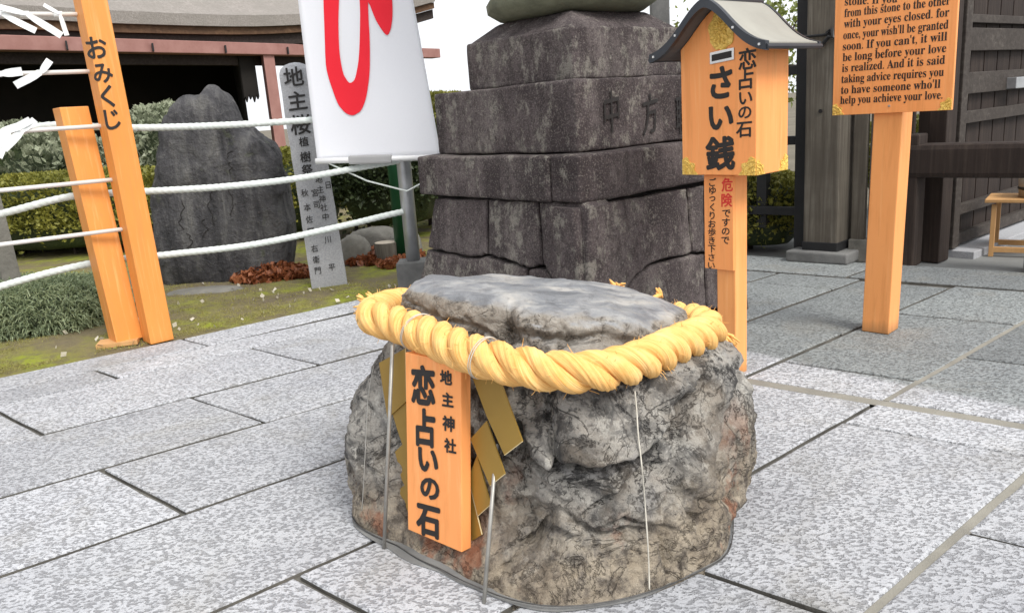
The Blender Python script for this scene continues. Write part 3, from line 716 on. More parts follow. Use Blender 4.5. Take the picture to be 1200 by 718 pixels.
# a deep hollow beside the hanging name board and a rounded lobe next to it
hol = G(622, 480, 0.40); lob = G(655, 520, 0.33); lob2 = G(690, 560, 0.26)
rimz = np.exp(-((P - hol) ** 2 @ np.array([1 / 0.06 ** 2, 1 / 0.09 ** 2, 1 / 0.06 ** 2])))
disp -= 0.075 * rimz
disp += 0.022 * np.exp(-((P - lob) ** 2 @ np.array([1 / 0.05 ** 2, 1 / 0.12 ** 2, 1 / 0.085 ** 2])))
Cc = (P - CAMP) @ RM.T; PX = np.stack([600 + FPX * Cc[:, 0] / Cc[:, 2], 359 + FPX * Cc[:, 1] / Cc[:, 2]], -1)
front = (P[:, 1] < 2.1) * side
PXw = PX + 7 * np.stack([fbm(P * 22, 3, 91), fbm(P * 22, 3, 92)], -1)
def pl_dist(poly):
    best = np.full(len(PX), 1e9); sgn = np.zeros(len(PX))
    for a, b in zip(poly[:-1], poly[1:]):
        a = np.array(a, float); b = np.array(b, float); ab = b - a; t = np.clip(((PXw - a) @ ab) / (ab @ ab), 0, 1); d = PXw - (a + t[:, None] * ab); L = np.hypot(d[:, 0], d[:, 1])
        cr_ = ab[0] * (PXw[:, 1] - a[1]) - ab[1] * (PXw[:, 0] - a[0]); new = L < best; best = np.where(new, L, best); sgn = np.where(new, np.sign(cr_), sgn)
    return best, sgn                      # sgn < 0: above a line drawn left to right
for poly, depth, wid, lip, reach in [([(604, 505), (616, 538), (640, 553), (668, 541), (700, 551), (735, 542), (765, 522), (790, 498), (802, 468)], 0.050, 6.0, 0.045, 46),
        ([(652, 455), (646, 495), (650, 530), (656, 547)], 0.045, 5.5, 0.0, 1), ([(868, 430), (862, 480), (846, 540), (838, 600)], 0.016, 4, 0.0, 1), ([(690, 610), (720, 585), (752, 560), (775, 548)], 0.014, 4, 0.012, 25),
        ([(610, 640), (650, 622), (690, 632), (735, 615), (790, 622), (830, 600)], 0.013, 4, 0.008, 25), ([(425, 470), (436, 505), (428, 545), (440, 590)], 0.016, 4, 0.0, 1), ([(418, 520), (445, 512), (462, 540)], 0.014, 4, 0.0, 1),
        ([(770, 480), (800, 520), (790, 565), (815, 610)], 0.014, 4, 0.0, 1), ([(700, 470), (715, 500), (708, 530)], 0.012, 4, 0.0, 1), ([(476, 352), (510, 372), (548, 380), (580, 398)], 0.014, 3.5, 0.008, 18), ([(592, 382), (640, 398), (700, 390), (745, 402), (790, 392)], 0.014, 3.5, 0.008, 16), ([(655, 372), (668, 390), (662, 410)], 0.012, 3, 0.0, 1), ([(540, 366), (552, 385), (545, 402)], 0.012, 3, 0.0, 1), ([(600, 560), (628, 590), (620, 640), (640, 690)], 0.013, 4, 0.0, 1)]:
    dd, sg = pl_dist(poly); vary = 0.55 + 0.6 * (fbm(P * 11, 2, 93) + 0.5)
    disp += front * (-depth * vary * np.exp(-(dd / wid) ** 2) + lip * (sg < 0) * np.exp(-(dd / reach) ** 2) * (1 - np.exp(-(dd / wid) ** 2)))
disp *= sstep(-0.005, 0.05, P[:, 2])
P2 = P + dirs * disp[:, None]
F = [(i * NTH + j, i * NTH + (j + 1) % NTH, (i + 1) * NTH + (j + 1) % NTH, (i + 1) * NTH + j) for i in range(NR - 1) for j in range(NTH)]
F = np.array(F)
boulder = mesh_obj('boulder', P2, F, MAT['boulder'], smooth=True, origin=None)
props(boulder, 'mottled grey boulder with a flat blue-grey top, wrapped in yellow rope', 'boulder')
mesh_obj('core', [*(tuple(P2[(NR - 1) * NTH + j]) for j in range(0, NTH, 14))], [tuple(range(0, len(range(0, NTH, 14))))], MAT['boulder'], boulder).name = 'top_cap'
BVH = BVHTree.FromPolygons([Vector(p) for p in P2], [tuple(int(i) for i in f) for f in F])
def on_boulder(x, y, off=0.004):
    d = Vector(nrm(ray(x, y))); h = BVH.ray_cast(Vector(CAMP), d)
    if h[0] is None: return None
    return np.array(h[0] - d * off)
# cement bedding round the foot
Pb = np.array([[BC[0] + r * math.cos(t), BC[1] + r * math.sin(t)] for r, t in zip(r_base, TH)])[::4]
V = []; nb_ = len(Pb)
for j, p in enumerate(Pb):
    o = nrm(np.append(p - BC, 0))[:2]; wd = 0.003 + 0.002 * math.sin(j * 0.31) + 0.002 * math.sin(j * 0.83) + 0.022 * math.exp(-((p[0] + 0.3) ** 2 + (p[1] - 1.8) ** 2) / 0.03)
    V += [(*(p - o * 0.03), 0.010), (*(p + o * wd * 0.35), 0.006), (*(p + o * wd), 0.002)]
F = [(3 * i + q, 3 * ((i + 1) % nb_) + q, 3 * ((i + 1) % nb_) + q + 1, 3 * i + q + 1) for i in range(nb_) for q in (0, 1)]
mesh_obj('cement_bedding', V, F, MAT['cement'], boulder, smooth=True)
# wire hoop
hoop = [(*(BC + (r + 0.007) * np.array([math.cos(t), math.sin(t)])), 0.012 + 0.004 * math.sin(3 * t)) for r, t in list(zip(r_base, TH))[::5]]
o = MB().add(*tube_geo(hoop, 0.0016, 6, True)).build('wire_hoop', MAT['dark_wire'], None, True, origin=(BC[0], BC[1], 0))
props(o, 'thin dark wire hoop running round the foot of the rope-wrapped boulder', 'wire')

# ---- rope
rp = thing('twisted_rope', (BC[0], BC[1], 0.47), 'thick twisted yellow rope tied round the top of the boulder', 'rope')
path = catmull(ROPE, 40, True)
seg = np.linalg.norm(np.roll(path, -1, 0) - path, axis=1); arc = np.concatenate([[0], np.cumsum(seg)]); Ltot = arc[-1]
NP = 760
sarc = np.linspace(0, Ltot, NP, endpoint=False)
pc = np.concatenate([path, path[:1]]); C = np.stack([np.interp(sarc, arc, pc[:, q]) for q in range(3)], -1)
T = np.roll(C, -2, 0) - np.roll(C, 2, 0); T /= np.linalg.norm(T, axis=1, keepdims=True)
Bn = np.cross(T, UP); Bn /= np.linalg.norm(Bn, axis=1, keepdims=True); Nn = np.cross(Bn, T)
turns = round(Ltot / 0.205); thin = 1 + 0.05 * np.sin(sarc / Ltot * 2 * math.pi * 3)
for q in range(3):
    ph = 2 * math.pi * (turns * sarc / Ltot + q / 3.0)
    cen = C + 0.0246 * thin[:, None] * (np.cos(ph)[:, None] * Nn + np.sin(ph)[:, None] * Bn)
    n = 40; V = np.zeros((NP, n, 3))
    Tc = np.roll(cen, -1, 0) - np.roll(cen, 1, 0); Tc /= np.linalg.norm(Tc, axis=1, keepdims=True)
    out = cen - C; out /= np.linalg.norm(out, axis=1, keepdims=True); out -= Tc * np.sum(out * Tc, 1, keepdims=True); out /= np.linalg.norm(out, axis=1, keepdims=True)
    sd = np.cross(Tc, out)
    for kq in range(n):
        a = 2 * math.pi * kq / n + sarc / 0.19 + 0.25 * np.sin(sarc * 31 + q)
        rr = 0.0221 * (1 + 0.035 * math.cos(9 * kq * 2 * math.pi / n) + 0.02 * math.cos(14 * kq * 2 * math.pi / n + q)) * (1 + 0.03 * vnoise(np.stack([sarc * 40, np.full(NP, kq * 1.7), np.full(NP, q * 9.)], -1), 3))
        V[:, kq] = cen + (rr * np.cos(a))[:, None] * out * 1.0 + (rr * np.sin(a))[:, None] * sd * 1.0
    F = np.array([(i * n + k2, i * n + (k2 + 1) % n, ((i + 1) % NP) * n + (k2 + 1) % n, ((i + 1) % NP) * n + k2) for i in range(NP) for k2 in range(n)])
    so = mesh_obj('strand', V.reshape(-1, 3), F[:, ::-1].copy(), MAT['rope'], rp, True)
    uvl = so.data.uv_layers.new(name='fibre'); li = np.zeros(len(so.data.loops), np.int32); so.data.loops.foreach_get('vertex_index', li)
    uu_ = np.stack([(li % n) / n + q * 1.7, sarc[li // n]], -1); uvl.data.foreach_set('uv', uu_.astype(np.float32).ravel())
def rope_at(px):
    best = min(range(NP), key=lambda i: abs((lambda c: 600 + FPX * c[0] / c[2])(RM @ (C[i] - CAMP)) - px) + (5000 if C[i][1] > 2.3 else 0)); return best
for px, lean in ((489, 0.35), (566, 0.15), (738, -0.35)):
    i = rope_at(px); ring = []
    for a in np.linspace(0, 2 * math.pi, 40, endpoint=False):
        ring.append(C[i] + 0.0475 * (math.cos(a) * Nn[i] + math.sin(a) * Bn[i]) + T[i] * 0.02 * lean * math.cos(a) * 2)
    MB().add(*tube_geo(ring, 0.0013, 5, True)).build('binding_wire', MAT['pale_string'], rp, True)
    if px < 700: MB().add(*tube_geo([p + T[i] * 0.006 for p in ring], 0.0014, 5, True)).build('binding_wire', MAT['pale_string'], rp, True)
mbf = MB(); rf_ = random.Random(77)
for _ in range(420):
    i = rf_.randrange(NP); a = rf_.uniform(0, 2 * math.pi); o_ = math.cos(a) * Nn[i] + math.sin(a) * Bn[i]; p0_ = C[i] + o_ * 0.040; L_ = rf_.uniform(0.008, 0.026)
    d_ = nrm(o_ * rf_.uniform(0.25, 0.9) + T[i] * rf_.uniform(-1, 1) + UP * rf_.uniform(-0.3, 0.3)); mbf.add(*tube_geo([p0_, p0_ + d_ * L_ * 0.5, p0_ + d_ * L_ + UP * rf_.uniform(-0.006, 0.004)], [0.0008, 0.0007, 0.0004], 3))
sf = mbf.build('stray_fibres', MAT['rope'], rp); sf['kind'] = 'stuff'
def tuft(p, d, n, L, spread, r0, name='frayed_end', fan=1.0):
    mb = MB(); rnd = random.Random(int(p[0] * 1e4) % 997); p = np.asarray(p, float)
    for _ in range(n):
        v = nrm(np.asarray(d, float) + spread * np.array([rnd.gauss(0, 1), rnd.gauss(0, 1), rnd.gauss(0, 1)])); l = L * rnd.uniform(0.7, 1.1)
        a = p + r0 * np.array([rnd.uniform(-1, 1), rnd.uniform(-1, 1), rnd.uniform(-1, 1)])
        mb.add(*tube_geo([a, a + v * l * 0.5, a + v * l + np.array([0, 0, -0.15 * l])], [0.0035, 0.0042, 0.0018], 5))
    return mb.build(name, MAT['rope'], rp, True)
iL = rope_at(440)
tuft(C[iL] + np.array([-0.012, 0.02, 0.012]), (-0.8, 0.25, 0.2), 60, 0.035, 0.5, 0.022)
pr = AT(846, 390, 1.98); tuft(pr, (0.5, -0.1, -0.9), 45, 0.045, 0.35, 0.010)
for x, y, dd, n in ((721, 337, (0, 0, 0.4), 40), (774, 345, (-0.25, 0, 1), 22)):
    p = AT(x, y, 2.36); nr_ = C[np.argmin(np.linalg.norm(C - p, axis=1))]
    MB().add(*tube_geo(catmull([nr_, (nr_ + p) / 2 + np.array([0, 0.01, 0.01]), p], 6), 0.011 if n > 30 else 0.007, 8)).build('rope_tail', MAT['rope'], rp, True)
    tuft(p - np.array([0, 0, 0.006]), dd, n, 0.028, 0.5 if n > 30 else 0.15, 0.014 if n > 30 else 0.005)
# hanging strings
def string_on(name, pxs, label, r=0.0018, mat='pale_string'):
    px = catmull([(x, y, 0) for x, y in pxs], 4)[:, :2]; dist_ = []
    for x, y in px:
        h = BVH.ray_cast(Vector(CAMP), Vector(nrm(ray(x, y)))); dist_.append(h[3] if h[0] is not None else 9.0)
    dist_ = np.array(dist_); ok = dist_ < 8; px = px[ok]; dist_ = dist_[ok]
    line = np.array([min(dist_[max(0, i - 4):i + 5]) for i in range(len(dist_))]); line = np.convolve(np.pad(line, 2, 'edge'), np.ones(5) / 5, 'valid') - 0.006
    pts = [CAMP + nrm(ray(*p)) * d for p, d in zip(px, line)]
    o = MB().add(*tube_geo(catmull(pts, 2), r, 6)).build(name, MAT[mat], None, True, origin=pts[-1]); props(o, label, 'string')
string_on('hanging_string', [(744, 458), (746, 480), (748, 510), (752, 545), (755, 580), (758, 620), (760, 655), (761, 690)], 'thin pale string hanging from the rope down the bare face of the boulder')
string_on('hanging_string', [(438, 428), (432, 460), (430, 490), (428, 530), (426, 570), (424, 598)], 'thin string hanging from the rope end down the boulder edge beside the steel rod', 0.0012, 'steel_rod')

# ---- name board
b0 = G(541, 647, 0.06); bL = G(478, 620, 0.06)
rdir = nrm(b0 - bL); udir = nrm(UP + np.cross(UP, rdir) * 0.115); nbw = float(np.linalg.norm(b0 - bL))
NB = Board(b0 - rdir * nbw, rdir, udir); nbh = 0.450
nb = thing('name_board', b0, 'orange board lettered in black, hanging from the yellow rope on the boulder', 'sign')
th = 0.032
ctr = NB.to3(nbw / 2, nbh / 2, -th / 2)
MB().add(*box_geo(ctr, NB.r * nbw / 2, NB.u * nbh / 2, NB.n * th / 2, 0.0025)).build('board', MAT['orange_lamina'], nb)
it = []
for ch, x, y, s, xs in [('恋', 496, 451, 0.098, 0.88), ('占', 499, 501, 0.096, 0.84), ('い', 502, 539, 0.076, 1.05), ('の', 504, 572, 0.066, 1.12), ('石', 502, 610, 0.088, 0.98),
                        ('地', 523, 442, 0.036, 1.1), ('主', 525, 468, 0.036, 1.1), ('神', 526, 496, 0.038, 1.1), ('社', 528, 522, 0.036, 1.1)]:
    a, b = NB.px(x, y); it.append((ch, a, b, s, xs))
letters(it[:5], NB.to3, 0.042, slant=0.09).build('lettering', MAT['ink'], nb)
letters(it[5:], NB.to3, 0.036, slant=0.09).build('lettering', MAT['ink'], nb)
# ---- zigzag streamers on rods
spn = NB.n; sp0 = NB.o - NB.n * 0.034
def streamer(polys, rod_px, rod_lift, label):
    gp = G(*rod_px[0]); rt = thing('zigzag_streamer', (gp[0], gp[1], 0), label, 'streamer', None)
    for i, poly in enumerate(polys):
        pl = sp0 - spn * 0.0045 * i + spn * 0.006; pts = [PL(x, y, pl, spn) for x, y in poly]
        c = np.mean(pts, 0)
        p = MB().add(*prism_geo(pts, -spn * 0.004)).build('panel', MAT['streamer_gold'], rt)
        # pale cut edge on the long right side of the panel
        i2 = max(range(len(pts)), key=lambda q: np.dot((pts[q] + pts[(q + 1) % len(pts)]) / 2 - c, NB.r) )
        a, b = pts[i2], pts[(i2 + 1) % len(pts)]
        MB().add(*tube_geo([a - spn * 0.001, b - spn * 0.001], 0.0013, 5)).build('cut_edge', MAT['streamer_edge'], p)
    top = PL(*rod_px[1], sp0 + spn * rod_lift, spn)
    g2 = G(*rod_px[0])
    MB().add(*tube_geo([g2 + np.array([0, 0, -0.002]), g2 + (top - g2) * 0.5, top], 0.0048, 10)).build('support_rod', MAT['steel_rod'], rt, True)
streamer([[(549, 430), (584, 440), (612, 517), (591, 533), (570, 487)], [(551, 514), (570, 493), (591.5, 555), (574, 569)], [(549, 560), (559, 533), (574.5, 591), (560, 604)], [(547, 590), (551, 571), (564.5, 626), (549, 636)]],
         [(567, 706), (582, 520)], -0.022, 'gold zigzag streamer on a rod, hanging beside the lettered edge of the name board')
streamer([[(444, 425), (475, 408), (476, 470), (454, 490)], [(458, 478), (480, 468), (480, 545), (466, 505)], [(459, 533), (480, 512), (484, 590), (470, 560)], [(466, 575), (484, 558), (486, 612), (476, 596)]],
         [(450, 642), (460, 404)], 0.02, 'gold zigzag streamer mostly hidden behind the orange name board')

# ================================================================== STONE LANTERN BASE
LC = np.array([0.377, 3.968, 0.0]); E1 = azv(-39.6); E2 = azv(50.4)        # E1: along the left face going away; E2: along the right face
lan = thing('stone_lantern', LC, 'huge dark stone lantern on a stepped plinth of weathered blocks, carved with characters', 'stone lantern')
def corner(half, i, j, z): return LC + E1 * i * half + E2 * j * half + UP * z
HB, HT = 0.606, 0.555                                                      # half side at the ground / under the ledge
ZL = 0.668
def face_map(kind):
    if kind == 'L': a0, a1, b0_, b1 = corner(HB, -1, -1, 0), corner(HB, 1, -1, 0), corner(HT, -1, -1, ZL), corner(HT, 1, -1, ZL); inn = E2
    else: a0, a1, b0_, b1 = corner(HB, -1, -1, 0), corner(HB, -1, 1, 0), corner(HT, -1, -1, ZL), corner(HT, -1, 1, ZL); inn = E1
    n = nrm(np.cross(a1 - a0, b0_ - a0));
    ex = nrm(a1 - a0); ey = nrm((b0_ - a0) - ex * np.dot(b0_ - a0, ex))
    return (lambda x, y: a0 + ex * x + ey * y), (lambda px, py: (lambda p: (float(np.dot(p - a0, ex)), float(np.dot(p - a0, ey))))(PL(px, py, a0, n))), inn
def zp(p): return (480 + p[0] / 3.158, 160 + p[1] / 3.158)
fl, pl_, innL = face_map('L'); fr, pr_, innR = face_map('R')
MB().add(*box_geo(LC + UP * 0.33, E1 * (HT - 0.05), E2 * (HT - 0.05), UP * 0.33)).build('core', MAT['dark_interior'], lan)
def stone(parts, seed):
    mb = MB()
    for face, poly in parts:
        to3, pxf, inn = (fl, pl_, innL) if face == 'L' else (fr, pr_, innR)
        P = []
        for p in poly:
            x, y = pxf(*zp(p)) if not (isinstance(p, tuple) and len(p) == 3) else (p[0], p[1])
            P.append((x, max(0.0, y)))
        c = np.mean(P, 0); P = [(q[0] + np.sign(c[0] - q[0]) * 0.002, q[1] + np.sign(c[1] - q[1]) * 0.002) for q in P]
        mb.add(*stone_prism(P, to3, inn, 0.13, 0.012, 0.005, 5, seed))
    return mb.build('plinth_stone', MAT['lantern'], lan)
SW = 2 * HT; SB = 2 * HB
stone([('L', [(90, 230), (280, 233), (285, 438), (230, 447), (180, 437), (66, 412)])], 1)
stone([('L', [(289, 234), (470, 240), (477, 330), (487, 478), (430, 486), (380, 466), (290, 438)])], 2)
stone([('L', [(477, 240), (640, 243), (0.0, 0.66, 0), (0.0, 0.08, 0), (500, 487), (492, 470), (483, 330)]), ('R', [(0.0, 0.66, 0), (1028, 192), (1035, 300), (1048, 430), (900, 470), (840, 514), (0.0, 0.10, 0)])], 3)
stone([('L', [(62, 418), (180, 443), (230, 453), (288, 444), (380, 472), (428, 492), (432, 640), (20, 600)])], 4)
stone([('L', [(438, 492), (500, 493), (0.0, 0.075, 0), (0.0, 0.0, 0), (440, 640)])], 5)
stone([('R', [(0.0, 0.095, 0), (840, 520), (900, 476), (1048, 437), (1092, 434), (1100, 640), (700, 800), (0.0, 0.0, 0)])], 6)
stone([('R', [(1035, 189), (1092, 181), (1095, 430), (1052, 428), (1041, 300)])], 7)
stone([('R', [(1098, 181), (1.10, 0.66, 0), (1.13, 0.30, 0), (1100, 428)])], 8)
stone([('R', [(1098, 436), (1.135, 0.29, 0), (1.165, 0.0, 0), (1106, 640)])], 9)
UA = [E1, E2, UP]
def tier(name, half, z0, z1, seed, r=0.02, taper=(1, 1), cut=None, amp=0.007, mat='lantern', n=20):
    if cut is None:
        W, F = rough_block(LC + UP * (z0 + z1) / 2, UA, (half, half, (z1 - z0) / 2), r, n, amp, 7, seed, taper)
        return mesh_obj(name, W, F, MAT[mat], lan, smooth=True)
    a = -half; res = []
    for q, c in enumerate(list(cut) + [half]):
        W, F = rough_block(LC + E1 * (a + c) / 2 + UP * (z0 + z1) / 2, UA, ((c - a) / 2 - 0.002, half, (z1 - z0) / 2), r, n, amp, 7, seed + q, (1, 1))
        res.append(mesh_obj(name, W, F, MAT[mat], lan, smooth=True)); a = c
    return res
tier('ledge_block', 0.572, 0.672, 0.862, 20, 0.014, cut=[-0.40], amp=0.008)
t2 = tier('lettered_step', 0.488, 0.866, 1.155, 30, 0.011, amp=0.005)
tier('upper_step', 0.362, 1.158, 1.375, 40, 0.012, amp=0.005)
tier('chamfered_cap', 0.352, 1.372, 1.455, 50, 0.012, taper=(0.70, 0.70))
MB().add(*lathe_geo(LC, [(0.24, 1.45), (0.34, 1.462), (0.40, 1.50), (0.405, 1.54), (0.36, 1.585), (0.26, 1.61)], 12, yaw=0.35)).build('lotus_seat', MAT['mossy_lantern'], lan, True)
MB().add(*lathe_geo(LC, [(0.22, 1.60), (0.19, 1.70), (0.18, 2.0), (0.205, 2.05), (0.205, 2.1), (0.18, 2.15), (0.18, 2.45), (0.22, 2.52)], 24)).build('shaft', MAT['lantern'], lan, True)
MB().add(*lathe_geo(LC, [(0.25, 2.52), (0.46, 2.60), (0.46, 2.68), (0.30, 2.72)], 6, yaw=0.35)).build('platform', MAT['lantern'], lan)
MB().add(*lathe_geo(LC, [(0.28, 2.72), (0.28, 3.10)], 6, yaw=0.35)).build('fire_box', MAT['lantern'], lan)
MB().add(*lathe_geo(LC, [(0.30, 3.10), (0.66, 3.12), (0.64, 3.18), (0.34, 3.36), (0.12, 3.46), (0.14, 3.55), (0.02, 3.72)], 6, yaw=0.35)).build('roof_cap', MAT['mossy_lantern'], lan)
nR = np.cross(E2, UP); nR = nR if np.dot(nR, CAMP - LC) > 0 else -nR
LB = Board(corner(0.488, -1, -1, 0.866) + nR * 0.001, E2, UP)
it = []
for ch, x, y in [('中', 716, 131), ('方', 761, 133), ('職', 800, 133)]:
    a, b = LB.px(x, y); it.append((ch, a, b, 0.185, 0.62))
for q_ in it: letters([q_], LB.to3, 0.007, 0.0055, 0.09).build('carved_character', MAT['ink'], t2)

# ================================================================== OFFERING BOX ON ITS POST
rF = -azv(139) * -1                                # along the front face, towards the right-hand corner
rF = azv(139); bF = -FRONT                          # bF: from the front towards the back
pn = G(862, 441)                                    # near corner of the post at the ground
ob = thing('offering_box', (*((pn + bF * 0.04 - rF * 0.04)[:2]), 0), 'orange offering box with a black curved roof on an orange post', 'offering box')
pcn = np.array([*(pn + bF * 0.04 - rF * 0.04)[:2], 0])
MB().add(*box_geo(pcn + UP * 0.40, rF * 0.04, bF * 0.04, UP * 0.40, 0.004)).build('post', MAT['orange_post'], ob)
bw, bd, bz0, bz1 = 0.155, 0.105, 0.772, 1.205
nc = AT(886, 203, 2.78); bc = np.array([*(nc - rF * bw + bF * bd)[:2], 0])
OB = Board(bc - bF * bd - rF * bw + UP * bz0, rF, UP)
RB = Board(bc - bF * 0.185, rF, UP)
rl_ = [RB.px(x, y) for x, y in [(784, 63), (795, 57), (806, 47), (817, 33), (828, 17), (839, 3), (850, -5)]]
ax_ = rl_[-1][0]; bc = bc + rF * 0
half_ = [(a_ - ax_, b_) for a_, b_ in rl_]
rp_ = half_[:-1] + [(0, half_[-1][1])] + [(-a_, b_) for a_, b_ in half_[-2::-1]]
rp_ = [tuple(q) for q in catmull([(a_, b_ - 0.02, 0) for a_, b_ in rp_], 3)[:, :2]]
zr = 0.0
def roof_z(x): return float(np.interp(x, [q[0] for q in rp_], [q[1] for q in rp_]))
# gabled body: front profile under the roof curve, extruded to the back
prof = [(0, 0), (2 * bw, 0)] + [(bw + x_, roof_z(x_) - 0.003 - bz0) for x_ in np.linspace(bw, -bw, 15)]
V, F = prism_geo([OB.to3(*p) for p in prof], bF * 2 * bd)
box = MB().add(V, F).build('body', MAT['orange_lamina'], ob)
md = box.modifiers.new('b', 'BEVEL'); md.width = 0.003; md.segments = 2; md.limit_method = 'ANGLE'; md.angle_limit = 1.0
EX, EZ = rp_[-1][0], rp_[-1][1]
def roof_layer(name, off0, off1, f0, f1, mat, xs=1.0):
    V = []; n = len(rp_); F = []
    for yy in (f0, f1):
        for o in (off1, off0):
            for a, b in rp_: V.append(bc - bF * 0 + bF * yy + rF * a * xs + UP * (zr + b + o))
    for i in range(n - 1):
        F += [(i, i + 1, 2 * n + i + 1, 2 * n + i), (n + i, 3 * n + i, 3 * n + i + 1, n + i + 1), (i, n + i, n + i + 1, i + 1), (2 * n + i, 2 * n + i + 1, 3 * n + i + 1, 3 * n + i)]
    F += [(0, 2 * n, 3 * n, n), (n - 1, 2 * n - 1, 4 * n - 1, 3 * n - 1)]
    o = mesh_obj(name, V, F, MAT[mat], ob); bm = bmesh.new(); bm.from_mesh(o.data); bmesh.ops.recalc_face_normals(bm, faces=bm.faces[:]); bm.to_mesh(o.data); bm.free(); return o
roof = roof_layer('roof', 0.0, 0.016, -0.165, 0.165, 'roof_soffit')
roof_layer('roof_sheet', 0.017, 0.021, -0.155, 0.16, 'roof_weathered', 0.99).parent = roof
tr = roof_layer('roof_trim', -0.006, 0.024, -0.185, -0.163, 'roof_metal', 1.01); tr.parent = roof
tr2 = roof_layer('roof_trim', -0.004, 0.022, 0.163, 0.178, 'roof_metal', 1.01); tr2.parent = roof
for s in (-1, 1):
    MB().add(*tube_geo([bc + rF * s * (EX + 0.002) + bF * -0.18 + UP * (EZ + 0.006), bc + rF * s * (EX + 0.002) + bF * 0.176 + UP * (EZ + 0.006)], 0.009, 8)).build('eave_tube', MAT['roof_metal'], roof)
MB().add(*tube_geo([bc + bF * -0.18 + UP * (roof_z(0) + 0.022), bc + bF * 0.176 + UP * (roof_z(0) + 0.022)], 0.014, 10)).build('ridge_tube', MAT['roof_metal'], roof)
for a, b in [(q_, roof_z(q_)) for q_ in (-EX * 0.92, -EX * 0.5, EX * 0.5, EX * 0.92)]:
    p = bc + bF * -0.187 + rF * a + UP * (zr + b + 0.009)
    MB().add(*box_geo(p, rF * 0.004, bF * 0.003, UP * 0.004, 0.0012)).build('stud', MAT['silver_stud'], roof)
# coin slot, crest, gilt corners
a, b = OB.px(846.5, 66)
MB().add(*box_geo(OB.to3(a, b, 0.002), rF * 0.049 + UP * 0.004, UP * 0.02, FRONT * 0.003, 0.002)).build('slot_frame', MAT['silver_stud'], ob)
MB().add(*box_geo(OB.to3(a, b, 0.0045), rF * 0.040 + UP * 0.0035, UP * 0.011, FRONT * 0.0015)).build('coin_slot', MAT['ink'], ob)
a, b = OB.px(846, 36)
mb = MB(); mb.add(*prism_geo([OB.to3(a + 0.052 * math.cos(t) * (1 + 0.07 * math.sin(7 * t)), b + 0.066 * math.sin(t) * (1 + 0.07 * math.cos(9 * t)), 0.003) for t in np.linspace(0, 2 * math.pi, 48, endpoint=False)], -FRONT * 0.003))
for i in range(26):
    t0_ = random.uniform(0, 6.28); r0 = random.uniform(0.0, 0.026); L = random.uniform(0.016, 0.034); cv = random.uniform(-1.2, 1.2); pts = []
    for q in range(5): pts.append(OB.to3(a + (r0 + L * q / 4) * math.cos(t0_ + cv * q / 4) * 0.85, b + (r0 + L * q / 4) * 1.12 * math.sin(t0_ + cv * q / 4), 0.0035))
    mb.add(*tube_geo(pts, [0.0012, 0.0032, 0.0036, 0.0028, 0.001], 5))
mb.build('crest', MAT['gilt'], ob)
def fan(board, x, y, sx, sy, r, name, parent):
    n = 12; P = [(x, y)]
    for i in range(n + 1):
        t = math.pi / 2 * i / n; rr = r * (1 + 0.10 * math.cos(5 * t * 2)) ; P.append((x + sx * rr * math.cos(t), y + sy * rr * math.sin(t)))
    mb = MB().add(*prism_geo([board.to3(*p, 0.0025) for p in P], -board.n * 0.0025))
    for kq in range(1, 4):
        arcp = [board.to3(x + sx * r * kq / 3.6 * math.cos(t), y + sy * r * kq / 3.6 * math.sin(t), 0.003) for t in np.linspace(0.08, math.pi / 2 - 0.08, 9)]
        mb.add(*tube_geo(arcp, 0.0018, 5))
    mb.build(name, MAT['gilt'], parent)
for x, sx in ((0.001, 1), (2 * bw - 0.001, -1)): fan(OB, x, 0.001, sx, 1, 0.062, 'gilt_corner', ob)
OS = Board(bc + rF * bw - bF * bd + UP * bz0, bF, UP)
fan(OS, 0.001, 0.001, 1, 1, 0.05, 'gilt_corner', ob); fan(OS, 2 * bd - 0.001, 0.001, -1, 1, 0.055, 'gilt_corner', ob)
it = []
for ch, x, y, s, xs in [('さ', 845, 97, 0.122, 0.98), ('い', 845, 138, 0.108, 1.1), ('銭', 844, 180, 0.122, 1.0), ('恋', 876, 69, 0.074, 1.0), ('占', 874.5, 93, 0.070, 1.0), ('い', 874, 115, 0.056, 1.1), ('の', 873, 132, 0.052, 1.15), ('石', 872, 152, 0.060, 1.1)]:
    a, b = OB.px(x, y); it.append((ch, a, b, s, xs))
letters(it[:3], OB.to3, 0.036, slant=0.05).build('lettering', MAT['ink'], ob)
letters(it[3:], OB.to3, 0.024, slant=0.05).build('lettering', MAT['ink'], ob)
# warning plaque on the post
PB = Board(pcn - bF * 0.0405 + UP * 0.3, rF, UP)
x0, y1 = PB.px(827, 206); x1, y0 = PB.px(861.5, 317)
y1 = bz0 - 0.3 - 0.004
pq = MB().add(*box_geo(PB.to3((x0 + x1) / 2, (y0 + y1) / 2, 0.006), rF * (x1 - x0) / 2, UP * (y1 - y0) / 2, FRONT * 0.006, 0.002)).build('warning_plaque', MAT['orange_lamina'], ob)
red = []; blk = []
for ch, x, y in [('危', 854.5, 216), ('険', 854, 234)]:
    a, b = PB.px(x, y); red.append((ch, a, b, 0.052, 0.95))
for i, ch in enumerate('ですので'):
    a, b = PB.px(853.5 - 0.4 * i, 249.5 + 10.5 * i); blk.append((ch, a, b, 0.034, 1.15))
for i, ch in enumerate('ごゆっくりお歩き下さい'):
    a, b = PB.px(837.5 - 0.15 * i, 213 + 9.75 * i); blk.append((ch, a, b, 0.033, 1.1))
for q_ in red: letters([q_], lambda x, y, l: PB.to3(x, y, l + 0.012), 0.022, 0.001, 0.05).build('red_character', MAT['red_ink'], pq)
for q_ in (blk[:4], blk[4:]): letters(q_, lambda x, y, l: PB.to3(x, y, l + 0.012), 0.018, 0.001, 0.05).build('lettering', MAT['ink'], pq)

